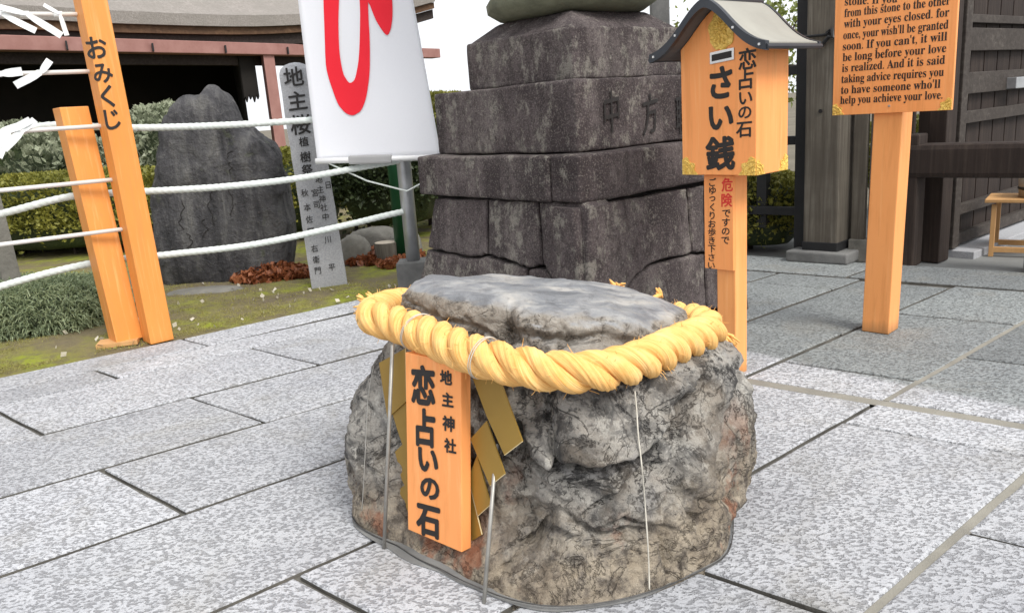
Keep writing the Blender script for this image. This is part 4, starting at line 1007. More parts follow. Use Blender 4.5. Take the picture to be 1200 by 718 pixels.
# ================================================================== ENGLISH SIGN
pn = G(1041, 392)
s2 = 0.057
FS = azv(226); rS = azv(136); bS = -FS
pc2 = np.array([*(pn + bS * s2 - rS * s2)[:2], 0])
es = thing('notice_sign', pc2, 'orange notice board with English text on a thick orange post standing on the paving', 'sign')
lean = AT(1052, 131, 3.22); lean = np.array([lean[0] - pc2[0], 0, 0]) * 0
topc = pc2 + UP * 1.5 + np.array([0.028, 0.0, 0])
V, F = box_geo(pc2 + UP * 0.75, rS * s2, bS * s2, UP * 0.75, 0.004)
V = [p + np.array([0.028, 0, 0]) * (p[2] / 1.5) for p in map(np.asarray, V)]
MB().add(V, F).build('post', MAT['orange_post'], es)
fc = pc2 - bS * (s2 + 0.001) + np.array([0.02, 0, 0])
EBp = Board(fc + UP * 0.9, rS, UP)
x0, y0 = EBp.px(977.5, 136); x1, y0b = EBp.px(1117, 128)
y0 = (y0 + y0b) / 2
EB = Board(EBp.to3(x0, y0), rS, UP); ew = x1 - x0; eh = 0.80
bo = MB().add(*box_geo(EB.to3(ew / 2, eh / 2, 0.009), rS * ew / 2, UP * eh / 2, FS * 0.009, 0.002)).build('board', MAT['orange_lamina'], es)
EBt = lambda x, y, l: EB.to3(x, y, 0.018 + l)
class EBoard(Board): pass
EBf = Board(EB.to3(0, 0, 0.018), rS, UP)
for x, sx in ((0.001, 1), (ew - 0.001, -1)): fan(EBf, x, 0.001, sx, 1, 0.045, 'gilt_corner', es)
MB().add(*box_geo(EBf.to3(ew / 2, 0.028, 0.001), rS * 0.004, UP * 0.004, FS * 0.002, 0.001)).build('screw', MAT['steel_rod'], es)
def mathbold(s):
    o = ''
    for c in s:
        if 'a' <= c <= 'z': o += chr(0x1D41A + ord(c) - 97)
        elif 'A' <= c <= 'Z': o += chr(0x1D400 + ord(c) - 65)
        else: o += c
    return o
def text_line(board, s, pa, pb, size, mb, bold=0.0):
    """one line of print from pixel pa (left end of the baseline) to pb (right end)"""
    x0, y0 = board.px(*pa); x1, y1 = board.px(*pb)
    cu = bpy.data.curves.new('line', 'FONT'); cu.body = mathbold(s); cu.size = size; cu.resolution_u = 2
    obt = bpy.data.objects.new('line', cu); COL.objects.link(obt); dg = bpy.context.evaluated_depsgraph_get(); ev = obt.evaluated_get(dg); me = ev.to_mesh()
    V = np.array([(v.co.x, v.co.y) for v in me.vertices]); F = [tuple(p.vertices) for p in me.polygons]; ev.to_mesh_clear()
    bpy.data.objects.remove(obt); bpy.data.curves.remove(cu)
    k = (x1 - x0) / (V[:, 0].max() - V[:, 0].min()); V[:, 0] = (V[:, 0] - V[:, 0].min()) * k
    for i, (ox, oy) in enumerate([(0, 0), (bold, 0), (-bold, 0)] if bold else [(0, 0)]):
        mb.add([board.to3(x0 + p[0] + ox, y0 + (y1 - y0) * p[0] / (x1 - x0) + p[1] + oy, 0.001 + 0.00005 * i) for p in V], F)
mb = MB()
q = lambda x, y: (960 + x / 3.9875, y / 3.9875)
for s, a, b in [('stone. If you', (120, 27), (365, 12)), ('from this stone to the other', (118, 82), (612, 22)), ('with your eyes closed. for', (116, 132), (607, 77)), ("once, your wish'll be granted", (113, 185), (603, 134)),
                ("soon. If you can't, it will", (111, 237), (597, 190)), ('be long before your love', (110, 288), (593, 244)), ('is realized. And it is said', (107, 338), (587, 299)), ('taking advice requires you', (104, 389), (582, 355)),
                ("to have someone who'll", (102, 440), (566, 411)), ('help you achieve your love.', (99, 487), (576, 462))]:
    text_line(EBf, s, q(*a), q(*b), 0.047, mb, 0.0003)
mb.build('lettering', MAT['ink'], es)

# ================================================================== FORTUNE SLIP RACK (left)
pn = G(177, 404); s3 = 0.06
FR = azv(138); SR = azv(228)                                  # lettered face / face the rails enter
pc3 = np.array([*(pn - FR * s3 - SR * s3)[:2], 0])
rk = thing('fortune_slip_rack', pc3, 'leaning orange posts with thin pale rails for tying fortune slips, at the moss edge', 'rack')
def leaning_post(base, top, half, axes, name, mat, parent, bev=0.004):
    V, F = box_geo(np.zeros(3), axes[0] * half[0], axes[1] * half[1], UP * 0.5, bev)
    W = [np.asarray(base) + np.array([p[0], p[1], 0]) + (np.asarray(top) - np.asarray(base)) * (p[2] + 0.5) for p in map(np.asarray, V)]
    return MB().add(W, F).build(name, mat, parent)
topc = AT(86, -40, 4.0); topc = np.array([topc[0] + 0.01, pc3[1] - 0.01, topc[2]])
leaning_post(pc3, topc, (s3, s3), (FR, SR), 'post', MAT['rack_orange'], rk)
bb = G(149, 404); bt_ = AT(84, 126, 4.13)
bb = np.array([bb[0] - 0.03, bb[1] + 0.06, 0.02]); bt_ = np.array([bt_[0], bb[1] + 0.02, bt_[2]])
leaning_post(bb, bt_, (0.066, 0.066), (FR, SR), 'brace_post', MAT['rack_orange'], rk)
MB().add(*box_geo(bb + np.array([-0.02, -0.04, -0.006]), azv(75) * 0.10, azv(-15) * 0.06, UP * 0.012, 0.002)).build('base_board', MAT['pale_wood'], rk)
RKB = Board(pc3 + FR * (s3 + 0.0005), -SR, nrm(topc - pc3))
it = []
for ch, x, y, s in [('お', 113, 56, 0.115), ('み', 120.5, 86, 0.105), ('く', 125.5, 113, 0.115), ('じ', 131.5, 140, 0.11)]:
    a, b = RKB.px(x, y); it.append((ch, a, b, s, 0.92))
letters(it, RKB.to3, 0.024, 0.002, 0.06).build('lettering', MAT['ink'], rk)
rail_dir = azv(237); rails = []
farp = pc3 + rail_dir * 1.75
for x, y in [(84, 17), (100, 84), (114, 148), (128, 211), (140, 269)]:
    a = AT(x, y, pc3[1] - 0.03); e = a + rail_dir * 1.72; rails.append((a, e))
    MB().add(*tube_geo([a + rail_dir * -0.03, e], 0.0105, 8)).build('rail', MAT['white_rail'], rk, True)
leaning_post(np.array([*farp[:2], 0]), np.array([*farp[:2], 1.8]), (s3, s3), (FR, SR), 'post', MAT['rack_orange'], rk)
def rail_at(i, px):
    a, e = rails[i]; best = min(np.linspace(0, 1, 300), key=lambda t: abs((lambda c: 600 + FPX * c[0] / c[2])(RM @ (a + (e - a) * t - CAMP)) - px)); return a + (e - a) * best
def slip(i, px, tails, label, seed):
    """folded paper strip knotted over a rail; tails: (angle in the rail's plane, length)"""
    rnd = random.Random(seed); p = rail_at(i, px); rd = rail_dir; out = nrm(np.cross(rd, UP)); out = out if np.dot(out, CAMP - p) > 0 else -out
    t = thing('paper_slip', p, label, 'paper slip', 'fortune slips tied to the rails')
    pts = [p + rd * 0.012 * math.sin(a * 0.5) + (UP * math.cos(a) + out * math.sin(a)) * 0.0135 for a in np.linspace(0, 2 * math.pi, 12)]
    mb = MB()
    for w in (-0.011, 0.011):
        pass
    V = []; F = []
    for q in pts: V += [q - rd * 0.014, q + rd * 0.014]
    F = [(2 * j, 2 * j + 1, 2 * j + 3, 2 * j + 2) for j in range(len(pts) - 1)]
    kn = mesh_obj('knot', V, F, MAT['slip_paper'], t)
    sm = kn.modifiers.new('s', 'SOLIDIFY'); sm.thickness = 0.003
    for k_, (ang, L, wd) in enumerate(tails):
        dv = -rd * math.cos(math.radians(ang)) + UP * math.sin(math.radians(ang)); sv = np.cross(dv, out); V = []; F = []
        st = p + out * (0.014 + 0.003 * k_)
        for j in range(5):
            f = j / 4; c = st + dv * L * 0.85 * f + out * (0.012 * math.sin(f * 2.5 + seed)) * f; ww = 0.72 * wd * (0.55 + 0.45 * min(1, f * 3))
            tw = 0.25 * f * math.sin(seed * 3 + k_); s_ = sv * math.cos(tw) + out * math.sin(tw)
            V += [c - s_ * ww, c + s_ * ww]
        F = [(2 * j, 2 * j + 1, 2 * j + 3, 2 * j + 2) for j in range(4)]
        o = mesh_obj('tail', V, F, MAT['slip_paper'], t); o.modifiers.new('s', 'SOLIDIFY').thickness = 0.002
for i, px, tails, label in [
        (0, 2, [(-32, 0.17, 0.021), (150, 0.07, 0.018)], 'paper slip with one long tail tied on the topmost rail'),
        (0, 30, [(-38, 0.19, 0.023), (165, 0.12, 0.018)], 'paper slip with a long slanting tail, second from the lettered post on the topmost rail'),
        (0, 70, [(-82, 0.115, 0.015), (145, 0.085, 0.012)], 'narrow paper slip hanging down beside the lettered post on the topmost rail'),
        (1, 48, [(-155, 0.15, 0.024), (50, 0.085, 0.022)], 'knotted paper slip tied midway on the second rail from the top'),
        (1, 2, [(178, 0.12, 0.026), (5, 0.10, 0.026)], 'flat wide paper slip lying along the second rail from the top'),
        (2, 26, [(38, 0.09, 0.022), (-140, 0.14, 0.026)], 'paper slip pointing up at the brace post on the middle rail'),
        (2, 10, [(25, 0.13, 0.024), (-120, 0.15, 0.028)], 'crumpled paper slip bunched with another on the middle rail'),
        (2, 0, [(15, 0.10, 0.024), (-110, 0.17, 0.026)], 'paper slip at the end of the bunch on the middle rail')]:
    slip(i, px, tails, label, int(px * 7 + i + 3))

# ================================================================== ROPE FENCE
def fence_rope(pts, label, r=0.019):
    P = catmull(pts, 30); L = np.concatenate([[0], np.cumsum(np.linalg.norm(np.diff(P, axis=0), axis=1))]); n = int(L[-1] / 0.008)
    s = np.linspace(0, L[-1], n); C_ = np.stack([np.interp(s, L, P[:, q_]) for q_ in range(3)], -1)
    T_ = np.gradient(C_, axis=0); T_ /= np.linalg.norm(T_, axis=1, keepdims=True); B_ = np.cross(T_, UP); B_ /= np.linalg.norm(B_, axis=1, keepdims=True); N_ = np.cross(B_, T_)
    m = 18; V = np.zeros((n, m, 3))
    for k_ in range(m):
        a = 2 * math.pi * k_ / m; rr = r * (0.86 + 0.16 * np.abs(np.cos(1.5 * (a - 2 * math.pi * s / 0.10))))
        V[:, k_] = C_ + (rr * math.cos(a))[:, None] * N_ + (rr * math.sin(a))[:, None] * B_
    F = np.array([(i * m + k_, i * m + (k_ + 1) % m, (i + 1) * m + (k_ + 1) % m, (i + 1) * m + k_) for i in range(n - 1) for k_ in range(m)])
    o = mesh_obj('fence_rope', V.reshape(-1, 3), F, MAT['white_rope'], None, True, origin=C_[n // 2]); props(o, label, 'rope', None)
DP = 4.9                                                         # banner pole distance
fence_rope([AT(-160, 190, 3.55), AT(0, 160, 4.05), AT(60, 147, 4.25), AT(150, 150, 4.4), AT(260, 147, 4.68), AT(375, 140, 4.90), AT(430, 135.5, 4.95), AT(484, 131, DP + 0.05)], 'uppermost white twisted fence rope strung to the banner pole')
fence_rope([AT(-160, 292, 3.55), AT(0, 251, 4.05), AT(85, 230, 4.25), AT(160, 225, 4.4), AT(260, 219, 4.55), AT(350, 209, 4.7), AT(435, 194, 4.82), AT(482, 186, DP)], 'middle white twisted fence rope strung to the banner pole')
fence_rope([AT(-160, 392, 3.55), AT(0, 336, 4.05), AT(110, 308, 4.25), AT(200, 298, 4.4), AT(300, 286, 4.6), AT(400, 265, 4.75), AT(450, 253, 4.84), AT(482, 246, DP)], 'lowest white twisted fence rope strung to the banner pole')
gpl = AT(12, 300, 4.75)
gp0 = np.array([gpl[0] - 0.02, 4.75, -0.02])
leaning_post(gp0, gp0 + np.array([-0.03, 0, 0.92]), (0.05, 0.05), (FR, SR), 'stone_post', MAT['grey_stone'], None)
props(bpy.data.objects['stone_post'], 'short pale grey stone post behind the juniper mound', 'post')

# ================================================================== BANNER
bp = AT(487, 330, DP); bp[2] = 0
bn = thing('banner', bp, 'white hanging banner with a red brush character on a steel pole', 'banner')
MB().add(*tube_geo([bp + UP * 0.1, bp + UP * 0.9, bp + UP * 2.6 + np.array([-0.02, 0, 0])], 0.044, 20)).build('pole', MAT['galvanised'], bn, True)
W, F = rough_block(bp + UP * 0.085, [azv(90), azv(0), UP], (0.10, 0.09, 0.085 + 0.02), 0.008, 6, 0.003, 9, 3)
mesh_obj('footing', W, F, MAT['cement'], bn)
bz = DP - 0.10
def ban(s, t, off=0.0):
    """s 0..1 across, t 0 at the bottom rod .. 1 at the picture's top edge and beyond"""
    l = np.array([372, 190]) * (1 - t) + np.array([349, 0]) * t; r_ = np.array([517, 183]) * (1 - t) + np.array([484, 0]) * t
    fl_ = 0.06 * max(0, 1 - t) ** 2; px = l * (1 - s) + r_ * s
    if t < 0.35: px = px + np.array([(s - 0.5) * 0, 0])
    d = bz - 0.03 + 0.035 * math.sin(3.0 * s + 0.6) * (0.4 + 0.6 * min(t, 1)) + 0.012 * math.sin(7 * s + 2.2 * t) - off
    return AT(px[0], px[1], d)
NS, NTT = 24, 44
V = [ban(i / NS, j / NTT * 1.9) for j in range(NTT + 1) for i in range(NS + 1)]
F = [(j * (NS + 1) + i, j * (NS + 1) + i + 1, (j + 1) * (NS + 1) + i + 1, (j + 1) * (NS + 1) + i) for j in range(NTT) for i in range(NS)]
cl = mesh_obj('cloth', V, F, MAT['banner_cloth'], bn, True); cl.modifiers.new('s', 'SOLIDIFY').thickness = 0.0012
def ban_px(x, y, off):
    s, t = 0.5, 0.5
    for _ in range(12):
        l = np.array([372, 190]) * (1 - t) + np.array([349, 0]) * t; r_ = np.array([517, 183]) * (1 - t) + np.array([484, 0]) * t
        cur = l * (1 - s) + r_ * s; ds = r_ - l; dt = (np.array([349, 0]) - np.array([372, 190])) * (1 - s) + (np.array([484, 0]) - np.array([517, 183])) * s
        e = np.array([x, y]) - cur; sol = np.linalg.solve(np.array([ds, dt]).T, e); s += sol[0]; t += sol[1]
    return ban(s, t, off)
zq = lambda p: (280 + p[0] / 3.988, p[1] / 3.988)
out_l = [(405, -230), (397, -110), (395, 0), (398, 90), (401, 180), (406, 300), (418, 360), (434, 410), (460, 480), (482, 512), (504, 532), (530, 540), (552, 531), (572, 514), (592, 465), (604, 400), (611, 330), (612, 240), (610, 160), (606, 90), (603, 10)]
tail = [(612, 25), (640, 95), (672, 146), (692, 165), (706, 146), (714, 110), (718, 55), (714, -20), (704, -110), (690, -190), (640, -225)]
top_r = [(600, -205)]
inn_r = [(572, -160), (562, -60), (566, 40), (566, 110), (564, 200), (560, 270), (554, 315), (543, 365), (530, 384), (515, 387), (500, 368), (488, 345), (477, 295), (470, 245), (467, 190), (465, 100), (468, 0), (474, -110), (478, -230)]
polyl = catmull([(*p, 0) for p in out_l], 3)[:, :2].tolist() + catmull([(*p, 0) for p in tail], 3)[:, :2].tolist() + top_r + catmull([(*p, 0) for p in inn_r], 3)[:, :2].tolist()
bm = bmesh.new(); vs_ = [bm.verts.new((p[0], -p[1], 0)) for p in polyl]; bm.faces.new(vs_); bm.normal_update(); bmesh.ops.triangulate(bm, faces=bm.faces[:], ngon_method='EAR_CLIP')
bmesh.ops.subdivide_edges(bm, edges=[e for e in bm.edges if e.calc_length() > 60], cuts=2)
bmesh.ops.triangulate(bm, faces=bm.faces[:]); bm.verts.index_update()
V = [ban_px(*zq((v.co.x, -v.co.y)), 0.006) for v in bm.verts]; F = [[v.index for v in f.verts] for f in bm.faces]; bm.free()
mesh_obj('red_character', V, F, MAT['banner_red'], cl)
ra, rb = AT(370, 189, bz - 0.03), AT(519, 184, bz - 0.03)
MB().add(*tube_geo([ra, rb], 0.017, 12)).build('bottom_rod', MAT['white_plastic'], bn, True)
rc = ra + (rb - ra) * 0.43
MB().add(*bar_geo(rc - (rb - ra) * 0.17, rc + (rb - ra) * 0.17, 0.05, 0.052, None, 0.012)).build('rod_clip', MAT['grey_plastic'], bn)
knt = AT(477, 224, DP - 0.06)
MB().add(*tube_geo([ra + (rb - ra) * 0.1 + UP * -0.015, AT(430, 212, DP - 0.09), knt], 0.005, 6)).build('tie_string', MAT['white_rope'], bn)
MB().add(*tube_geo([ra + (rb - ra) * 0.96 + UP * -0.015, AT(497, 213, DP - 0.09), knt], 0.005, 6)).build('tie_string', MAT['white_rope'], bn)
g0 = AT(474, 304, 5.9); g0[2] = -0.02
o = MB().add(*tube_geo([g0, g0 + UP * 2.4 + np.array([0.02, 0, 0])], 0.062, 16)).build('green_post', MAT['green_paint'], None, True, origin=g0); props(o, 'dark green painted post behind the banner pole', 'post')

# ================================================================== STELE, MONUMENT STONE, GARDEN STONES
g1 = G(385, 336); st_b = np.array([g1[0], g1[1] + 0.05, -0.03])
stl = thing('memorial_stele', (st_b[0], st_b[1], 0), 'slender cut granite stele with black inscription beside the banner', 'stele')
fA = azv(168); fB = azv(78)                                     # front faces the camera, right side just in view
hw = 0.116; ht_ = 1.47
def stele_pt(x, y, z): return st_b + fB * x * (1 - 0.10 * z / ht_) + (-fA) * y * (1 - 0.1 * z / ht_) + UP * z + np.array([-0.045, 0, 0]) * (z / ht_)
rows_ = [0, 0.3, 0.6, 0.9, 1.2, 1.33]; V = []; F = []
ring = [(-hw, -0.075), (hw, -0.075), (hw, 0.075), (-hw, 0.075)]
nn_ = 10; base_ring = []
for i in range(4):
    a, b = np.array(ring[i]), np.array(ring[(i + 1) % 4])
    for k_ in range(nn_): base_ring.append(a + (b - a) * k_ / nn_)
for z in list(np.linspace(0, 1.38, 26)): V += [stele_pt(p[0], p[1], z) for p in base_ring]
nr = len(base_ring)
for f, dz in ((0.97, 0.02), (0.85, 0.048), (0.6, 0.072), (0.3, 0.085), (0.02, 0.09)): V += [stele_pt(p[0] * f, p[1] * f, 1.38 + dz) for p in base_ring]
nl = 31
F = [(i * nr + j, i * nr + (j + 1) % nr, (i + 1) * nr + (j + 1) % nr, (i + 1) * nr + j) for i in range(nl - 1) for j in range(nr)]
V = np.array(V); V = V + 0.004 * np.stack([fbm(V * 12, 3, 61), fbm(V * 12, 3, 62), 0 * V[:, 0]], -1)
mesh_obj('stone', V, F, MAT['cut_granite'], stl)
SBd = Board(stele_pt(0, -0.075, 0.7) + fA * 0.003, fB, nrm(stele_pt(0, -0.075, 1.3) - stele_pt(0, -0.075, 0.1)))
big, small = [], []
for ch, x, y, s in [('地', 344, 90, 0.125), ('主', 348.5, 118, 0.125), ('桜', 352, 146, 0.13), ('植', 356, 166, 0.062), ('樹', 358, 184, 0.07), ('祭', 360, 199, 0.072)]:
    a, b = SBd.px(x, y); big.append((ch, a, b, s, 1.0))
for ch, x, y in [('秋', 357, 226), ('本', 360, 243), ('佐', 362.5, 257), ('野', 364.5, 271), ('右', 368.5, 291), ('衛', 370.5, 304), ('門', 372.5, 317), ('宮', 369, 226), ('司', 371, 240), ('地', 373.5, 210), ('主', 375.5, 222), ('神', 377.5, 233), ('社', 379.5, 243), ('中', 381.5, 254), ('川', 384, 281), ('平', 389, 313), ('日', 384.5, 217)]:
    a, b = SBd.px(x, y); small.append((ch, min(a, hw * 0.9), b, 0.052, 0.9))
for q_ in big: letters([q_], SBd.to3, 0.018, 0.004, 0.06).build('large_character', MAT['ink'], stl)
for q_ in small: letters([q_], SBd.to3, 0.006, 0.004, 0.06).build('small_character', MAT['ink'], stl)

def rock(name, outline_px, dist, thick, mat, label, cat, seed, amp=0.03, n=70, group=None, lean=0.0):
    """standing stone whose face has the traced outline at the given distance, rounded front and back"""
    P = np.array([AT(x, y, dist) for x, y in outline_px]); c = P.mean(0); base = P[:, 2].min()
    P = catmull(P, 10, True); m = len(P); V = []; rings = [(1.0, 0.0)]
    prof = [(0.02, -0.5), (0.35, -0.5), (0.62, -0.48), (0.82, -0.43), (0.93, -0.33), (0.99, -0.16), (1.0, 0.0), (0.99, 0.16), (0.93, 0.33), (0.82, 0.43), (0.6, 0.48), (0.02, 0.5)]
    prof = [tuple(q_) for q_ in catmull([(a, b, 0) for a, b in prof], 3)[:, :2]]
    for f, y in prof:
        for p in P:
            v = c + (p - c) * f; v[1] = dist + y * thick + lean * (v[2] - base); V.append(v)
    V = np.array(V); F = [(i * m + j, i * m + (j + 1) % m, (i + 1) * m + (j + 1) % m, (i + 1) * m + j) for i in range(len(prof) - 1) for j in range(m)] + [tuple(range(m)), tuple((len(prof) - 1) * m + j for j in range(m))]
    d = V - (c + np.array([0, 0, 0])); d /= np.linalg.norm(d, axis=1, keepdims=True) + 1e-9
    V = V + d * (amp * fbm(V * 3.5, 5, seed) + amp * 0.4 * ridged(V * 9, 3, seed + 7))[:, None]
    fo = mesh_obj(name, V, F, MAT[mat], None, True, origin=(c[0], dist, max(0, base))); bmx = bmesh.new(); bmx.from_mesh(fo.data); bmesh.ops.recalc_face_normals(bmx, faces=bmx.faces[:]); bmx.to_mesh(fo.data); bmx.free()
    props(fo, label, cat, group); return fo
ms = rock('monument_stone', [(205, 338), (192, 300), (184, 240), (186, 190), (196, 150), (205, 125), (214, 116), (226, 113), (236, 112), (243, 105), (252, 103), (262, 108), (272, 122), (284, 140), (302, 155), (320, 168), (328, 190), (338, 230), (345, 270), (342, 310), (330, 337), (270, 342)], 5.75, 0.42, 'monument_slate', 'tall dark natural stone with faint carved script in the moss', 'stone', 81, amp=0.05)
for i, (x, y, h) in enumerate([(213, 252, 34), (247, 240, 48), (268, 190, 26), (270, 232, 40), (240, 268, 22), (222, 285, 24)]):
    rnd = random.Random(i + 50); pts = []
    for k_ in range(9):
        pp = AT(x + rnd.uniform(-2.2, 2.2) + 2.5 * math.sin(k_ * 0.9 + i), y - h / 2 + h * k_ / 8, 5.5); pts.append(pp)
    bvs = BVHTree.FromObject(ms, bpy.context.evaluated_depsgraph_get()) if i == 0 else bvs
    pts2 = []
    for p in pts:
        d = Vector(nrm(p - CAMP)); h_ = bvs.ray_cast(Vector(CAMP) - Vector(ms.location), d)
        if h_[0] is not None: pts2.append(np.array(h_[0]) + np.array(ms.location) - np.array(d) * 0.002)
    if len(pts2) > 3: MB().add(*tube_geo(catmull(pts2, 4), 0.003, 5)).build('carved_stroke', MAT['ink'], ms)

def pebble(name, c, size, seed, mat, label, cat, group=None, flat=1.0, yaw=0.0, amp=0.18):
    bm = bmesh.new(); bmesh.ops.create_icosphere(bm, subdivisions=4, radius=1.0); V = np.array([v.co[:] for v in bm.verts]); F = [[v.index for v in f.verts] for f in bm.faces]; bm.free()
    V = np.sign(V) * np.abs(V) ** 0.75
    V = V * (1 + amp * fbm(V * 1.7 + seed, 4, seed))[:, None]; V = V * np.array(size)
    ca, sa = math.cos(yaw), math.sin(yaw); V = np.stack([V[:, 0] * ca - V[:, 1] * sa, V[:, 0] * sa + V[:, 1] * ca, V[:, 2]], -1) + np.asarray(c)
    o = mesh_obj(name, V, F, MAT[mat], None, True, origin=(c[0], c[1], max(0, c[2] - size[2]))); props(o, label, cat, group); return o
p = G(240, 343); pebble('stepping_stone', (p[0], p[1], 0.0), (0.26, 0.12, 0.035), 4, 'grey_stone', 'flat grey stone sunk in the moss before the dark monument stone', 'stone', amp=0.1)
for i, (x, y, sz, lb, yw, mt) in enumerate([(417, 309, (0.13, 0.10, 0.16), 'squarish mossy edging stone touching the stele', 0.3, 'grey_stone'), (444, 298, (0.24, 0.13, 0.16), 'long flat-topped edging stone under the clipped bush', -0.2, 'grey_stone'), (478, 300, (0.12, 0.10, 0.15), 'small edging stone by the green post', 0.5, 'grey_stone')]):
    p = G(x, y); pebble('edging_stone', (p[0], p[1], sz[2] * 0.4), sz, 21 + i, mt, lb, 'stone', 'stones edging the garden bed', yaw=yw)
p = G(455, 309)
sp_ = thing('tree_stump', p, 'short sawn wooden stump among the dead leaves by the green post', 'stump')
MB().add(*lathe_geo(p, [(0.085, -0.02), (0.088, 0.06), (0.092, 0.16), (0.088, 0.165)], 18)).build('bark', MAT['grey_timber'], sp_, True)
MB().add(*lathe_geo(p, [(0.084, 0.1655), (0.02, 0.168)], 18)).build('sawn_top', MAT['bucket_wood'], sp_)

# ================================================================== FOLIAGE
def leaf_mesh(name, P, size, mat, parent, seed=0, up=0.35, ratio=0.55, N=None, flat=None):
    """one small folded leaf (a kite of two triangles) at every point"""
    rg = np.random.default_rng(seed); n = len(P); s = size * rg.uniform(0.6, 1.35, n)[:, None]
    a = rg.normal(size=(n, 3));
    if N is not None: a = a * 0.8 + N * 0.9
    a[:, 2] += up; a /= np.linalg.norm(a, axis=1, keepdims=True)
    b = np.cross(a, rg.normal(size=(n, 3))); b /= np.linalg.norm(b, axis=1, keepdims=True); c = np.cross(a, b)
    V = np.stack([P - a * s * 0.5, P + b * s * ratio * 0.5 + c * s * 0.10, P + a * s * 0.5, P - b * s * ratio * 0.5 + c * s * 0.10], 1).reshape(-1, 3)
    return mesh_obj(name, V, np.arange(4 * n).reshape(n, 4), MAT[mat], parent)
def hedge_points(n, c, half, yaw, seed, rnd=0.5, amp=0.12, inner=0.3, freq=2.0):
    """points near the skin of a rounded, lumpy box"""
    rg = np.random.default_rng(seed); d = rg.normal(size=(n, 3)); d[:, 2] = np.abs(d[:, 2]) * 1.1 - 0.25; d /= np.linalg.norm(d, axis=1, keepdims=True)
    k_ = 1.0 / np.max(np.abs(d), axis=1); cube = d * k_[:, None]; p = cube * (1 - rnd) + d * rnd
    H = np.asarray(half, float); q_ = p * H
    shell = 1 - inner * rg.random(n) ** 2.2 + amp * fbm(q_ * freq + seed, 3, seed); q_ = q_ * shell[:, None]
    nv = d.copy(); ca, sa = math.cos(yaw), math.sin(yaw)
    R_ = np.array([[ca, -sa, 0], [sa, ca, 0], [0, 0, 1]]); return q_ @ R_.T + np.asarray(c), nv @ R_.T
def bush(name, c, half, yaw, n, size, mat, label, cat, seed, rnd=0.5, amp=0.12, inner=0.3, stems=5, group=None, up=0.3, core=0.72, freq=2.0):
    t = thing(name, (c[0], c[1], 0), label, cat, group)
    P, N_ = hedge_points(n, c, half, yaw, seed, rnd, amp, inner, freq); ok = P[:, 2] > 0.01; P, N_ = P[ok], N_[ok]
    leaf_mesh('foliage', P, size, mat, t, seed, up, N=N_)
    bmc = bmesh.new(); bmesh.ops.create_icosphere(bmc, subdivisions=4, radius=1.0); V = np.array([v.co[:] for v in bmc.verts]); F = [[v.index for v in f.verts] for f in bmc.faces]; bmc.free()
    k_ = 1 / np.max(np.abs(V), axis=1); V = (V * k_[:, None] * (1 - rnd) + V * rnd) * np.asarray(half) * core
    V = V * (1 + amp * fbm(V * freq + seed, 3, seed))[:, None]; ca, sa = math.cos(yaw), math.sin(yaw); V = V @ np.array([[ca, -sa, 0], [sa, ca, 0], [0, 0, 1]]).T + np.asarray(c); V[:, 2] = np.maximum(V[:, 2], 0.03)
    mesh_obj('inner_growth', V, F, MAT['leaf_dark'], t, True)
    mb = MB(); rr = random.Random(seed)
    for _ in range(stems):
        x = c[0] + rr.uniform(-0.6, 0.6) * half[0] * math.cos(yaw); y = c[1] + rr.uniform(-0.5, 0.5) * half[1]
        mb.add(*tube_geo([(x, y, -0.03), (x + rr.uniform(-.05, .05), y, c[2] * 0.6), (x + rr.uniform(-.1, .1), y, c[2] + half[2] * 0.4)], [0.02, 0.014, 0.006], 6))
    st = mb.build('stems', MAT['brown_timber'], t); st['kind'] = 'stuff'
    return t
# clipped hedge behind the monument stone (two lengths, parted behind the stone)
bush('clipped_hedge', (-4.35, 7.9, 0.36), (1.35, 0.62, 0.42), -0.12, 17000, 0.05, 'leaf_clipped', 'yellow-green clipped hedge behind the orange slip rack', 'hedge', 3, 0.28, 0.06, 0.25)
bush('clipped_hedge', (-2.15, 7.7, 0.40), (0.78, 0.55, 0.46), 0.0, 9000, 0.05, 'leaf_clipped', 'yellow-green clipped hedge between the dark stone and the stele', 'hedge', 4, 0.35, 0.07, 0.25)
bush('clipped_hedge', (-7.2, 7.6, 0.36), (1.4, 0.62, 0.42), 0.1, 9000, 0.055, 'leaf_clipped', 'yellow-green clipped hedge behind the grey stone post', 'hedge', 5, 0.3, 0.06, 0.25)
bush('variegated_shrub', (-5.2, 9.1, 0.62), (0.95, 0.55, 0.62), 0.0, 5200, 0.085, 'leaf_pale', 'pale variegated shrub above the hedge behind the brace post', 'shrub', 6, 0.7, 0.25, 0.55, up=0.6)
bush('variegated_shrub', (-3.7, 9.2, 0.66), (0.75, 0.5, 0.68), 0.0, 4200, 0.085, 'leaf_pale', 'pale variegated shrub above the hedge next to the dark stone', 'shrub', 7, 0.7, 0.25, 0.55, up=0.6)
bush('variegated_shrub', (-6.9, 9.0, 0.62), (0.85, 0.5, 0.62), 0.0, 3000, 0.085, 'leaf_pale', 'pale variegated shrub behind the grey stone post', 'shrub', 8, 0.7, 0.25, 0.55, up=0.6)
bush('rounded_bush', (-1.02, 7.25, 0.50), (0.62, 0.55, 0.56), 0.0, 12000, 0.05, 'leaf_dark', 'dark rounded bush behind the green post and the stele', 'bush', 9, 0.6, 0.10, 0.28)
bush('topiary_bush', (-0.66, 7.9, 0.62), (0.60, 0.55, 0.68), 0.0, 12000, 0.05, 'leaf_clipped', 'tall olive clipped bush between the banner and the stone lantern', 'bush', 10, 0.5, 0.08, 0.25)
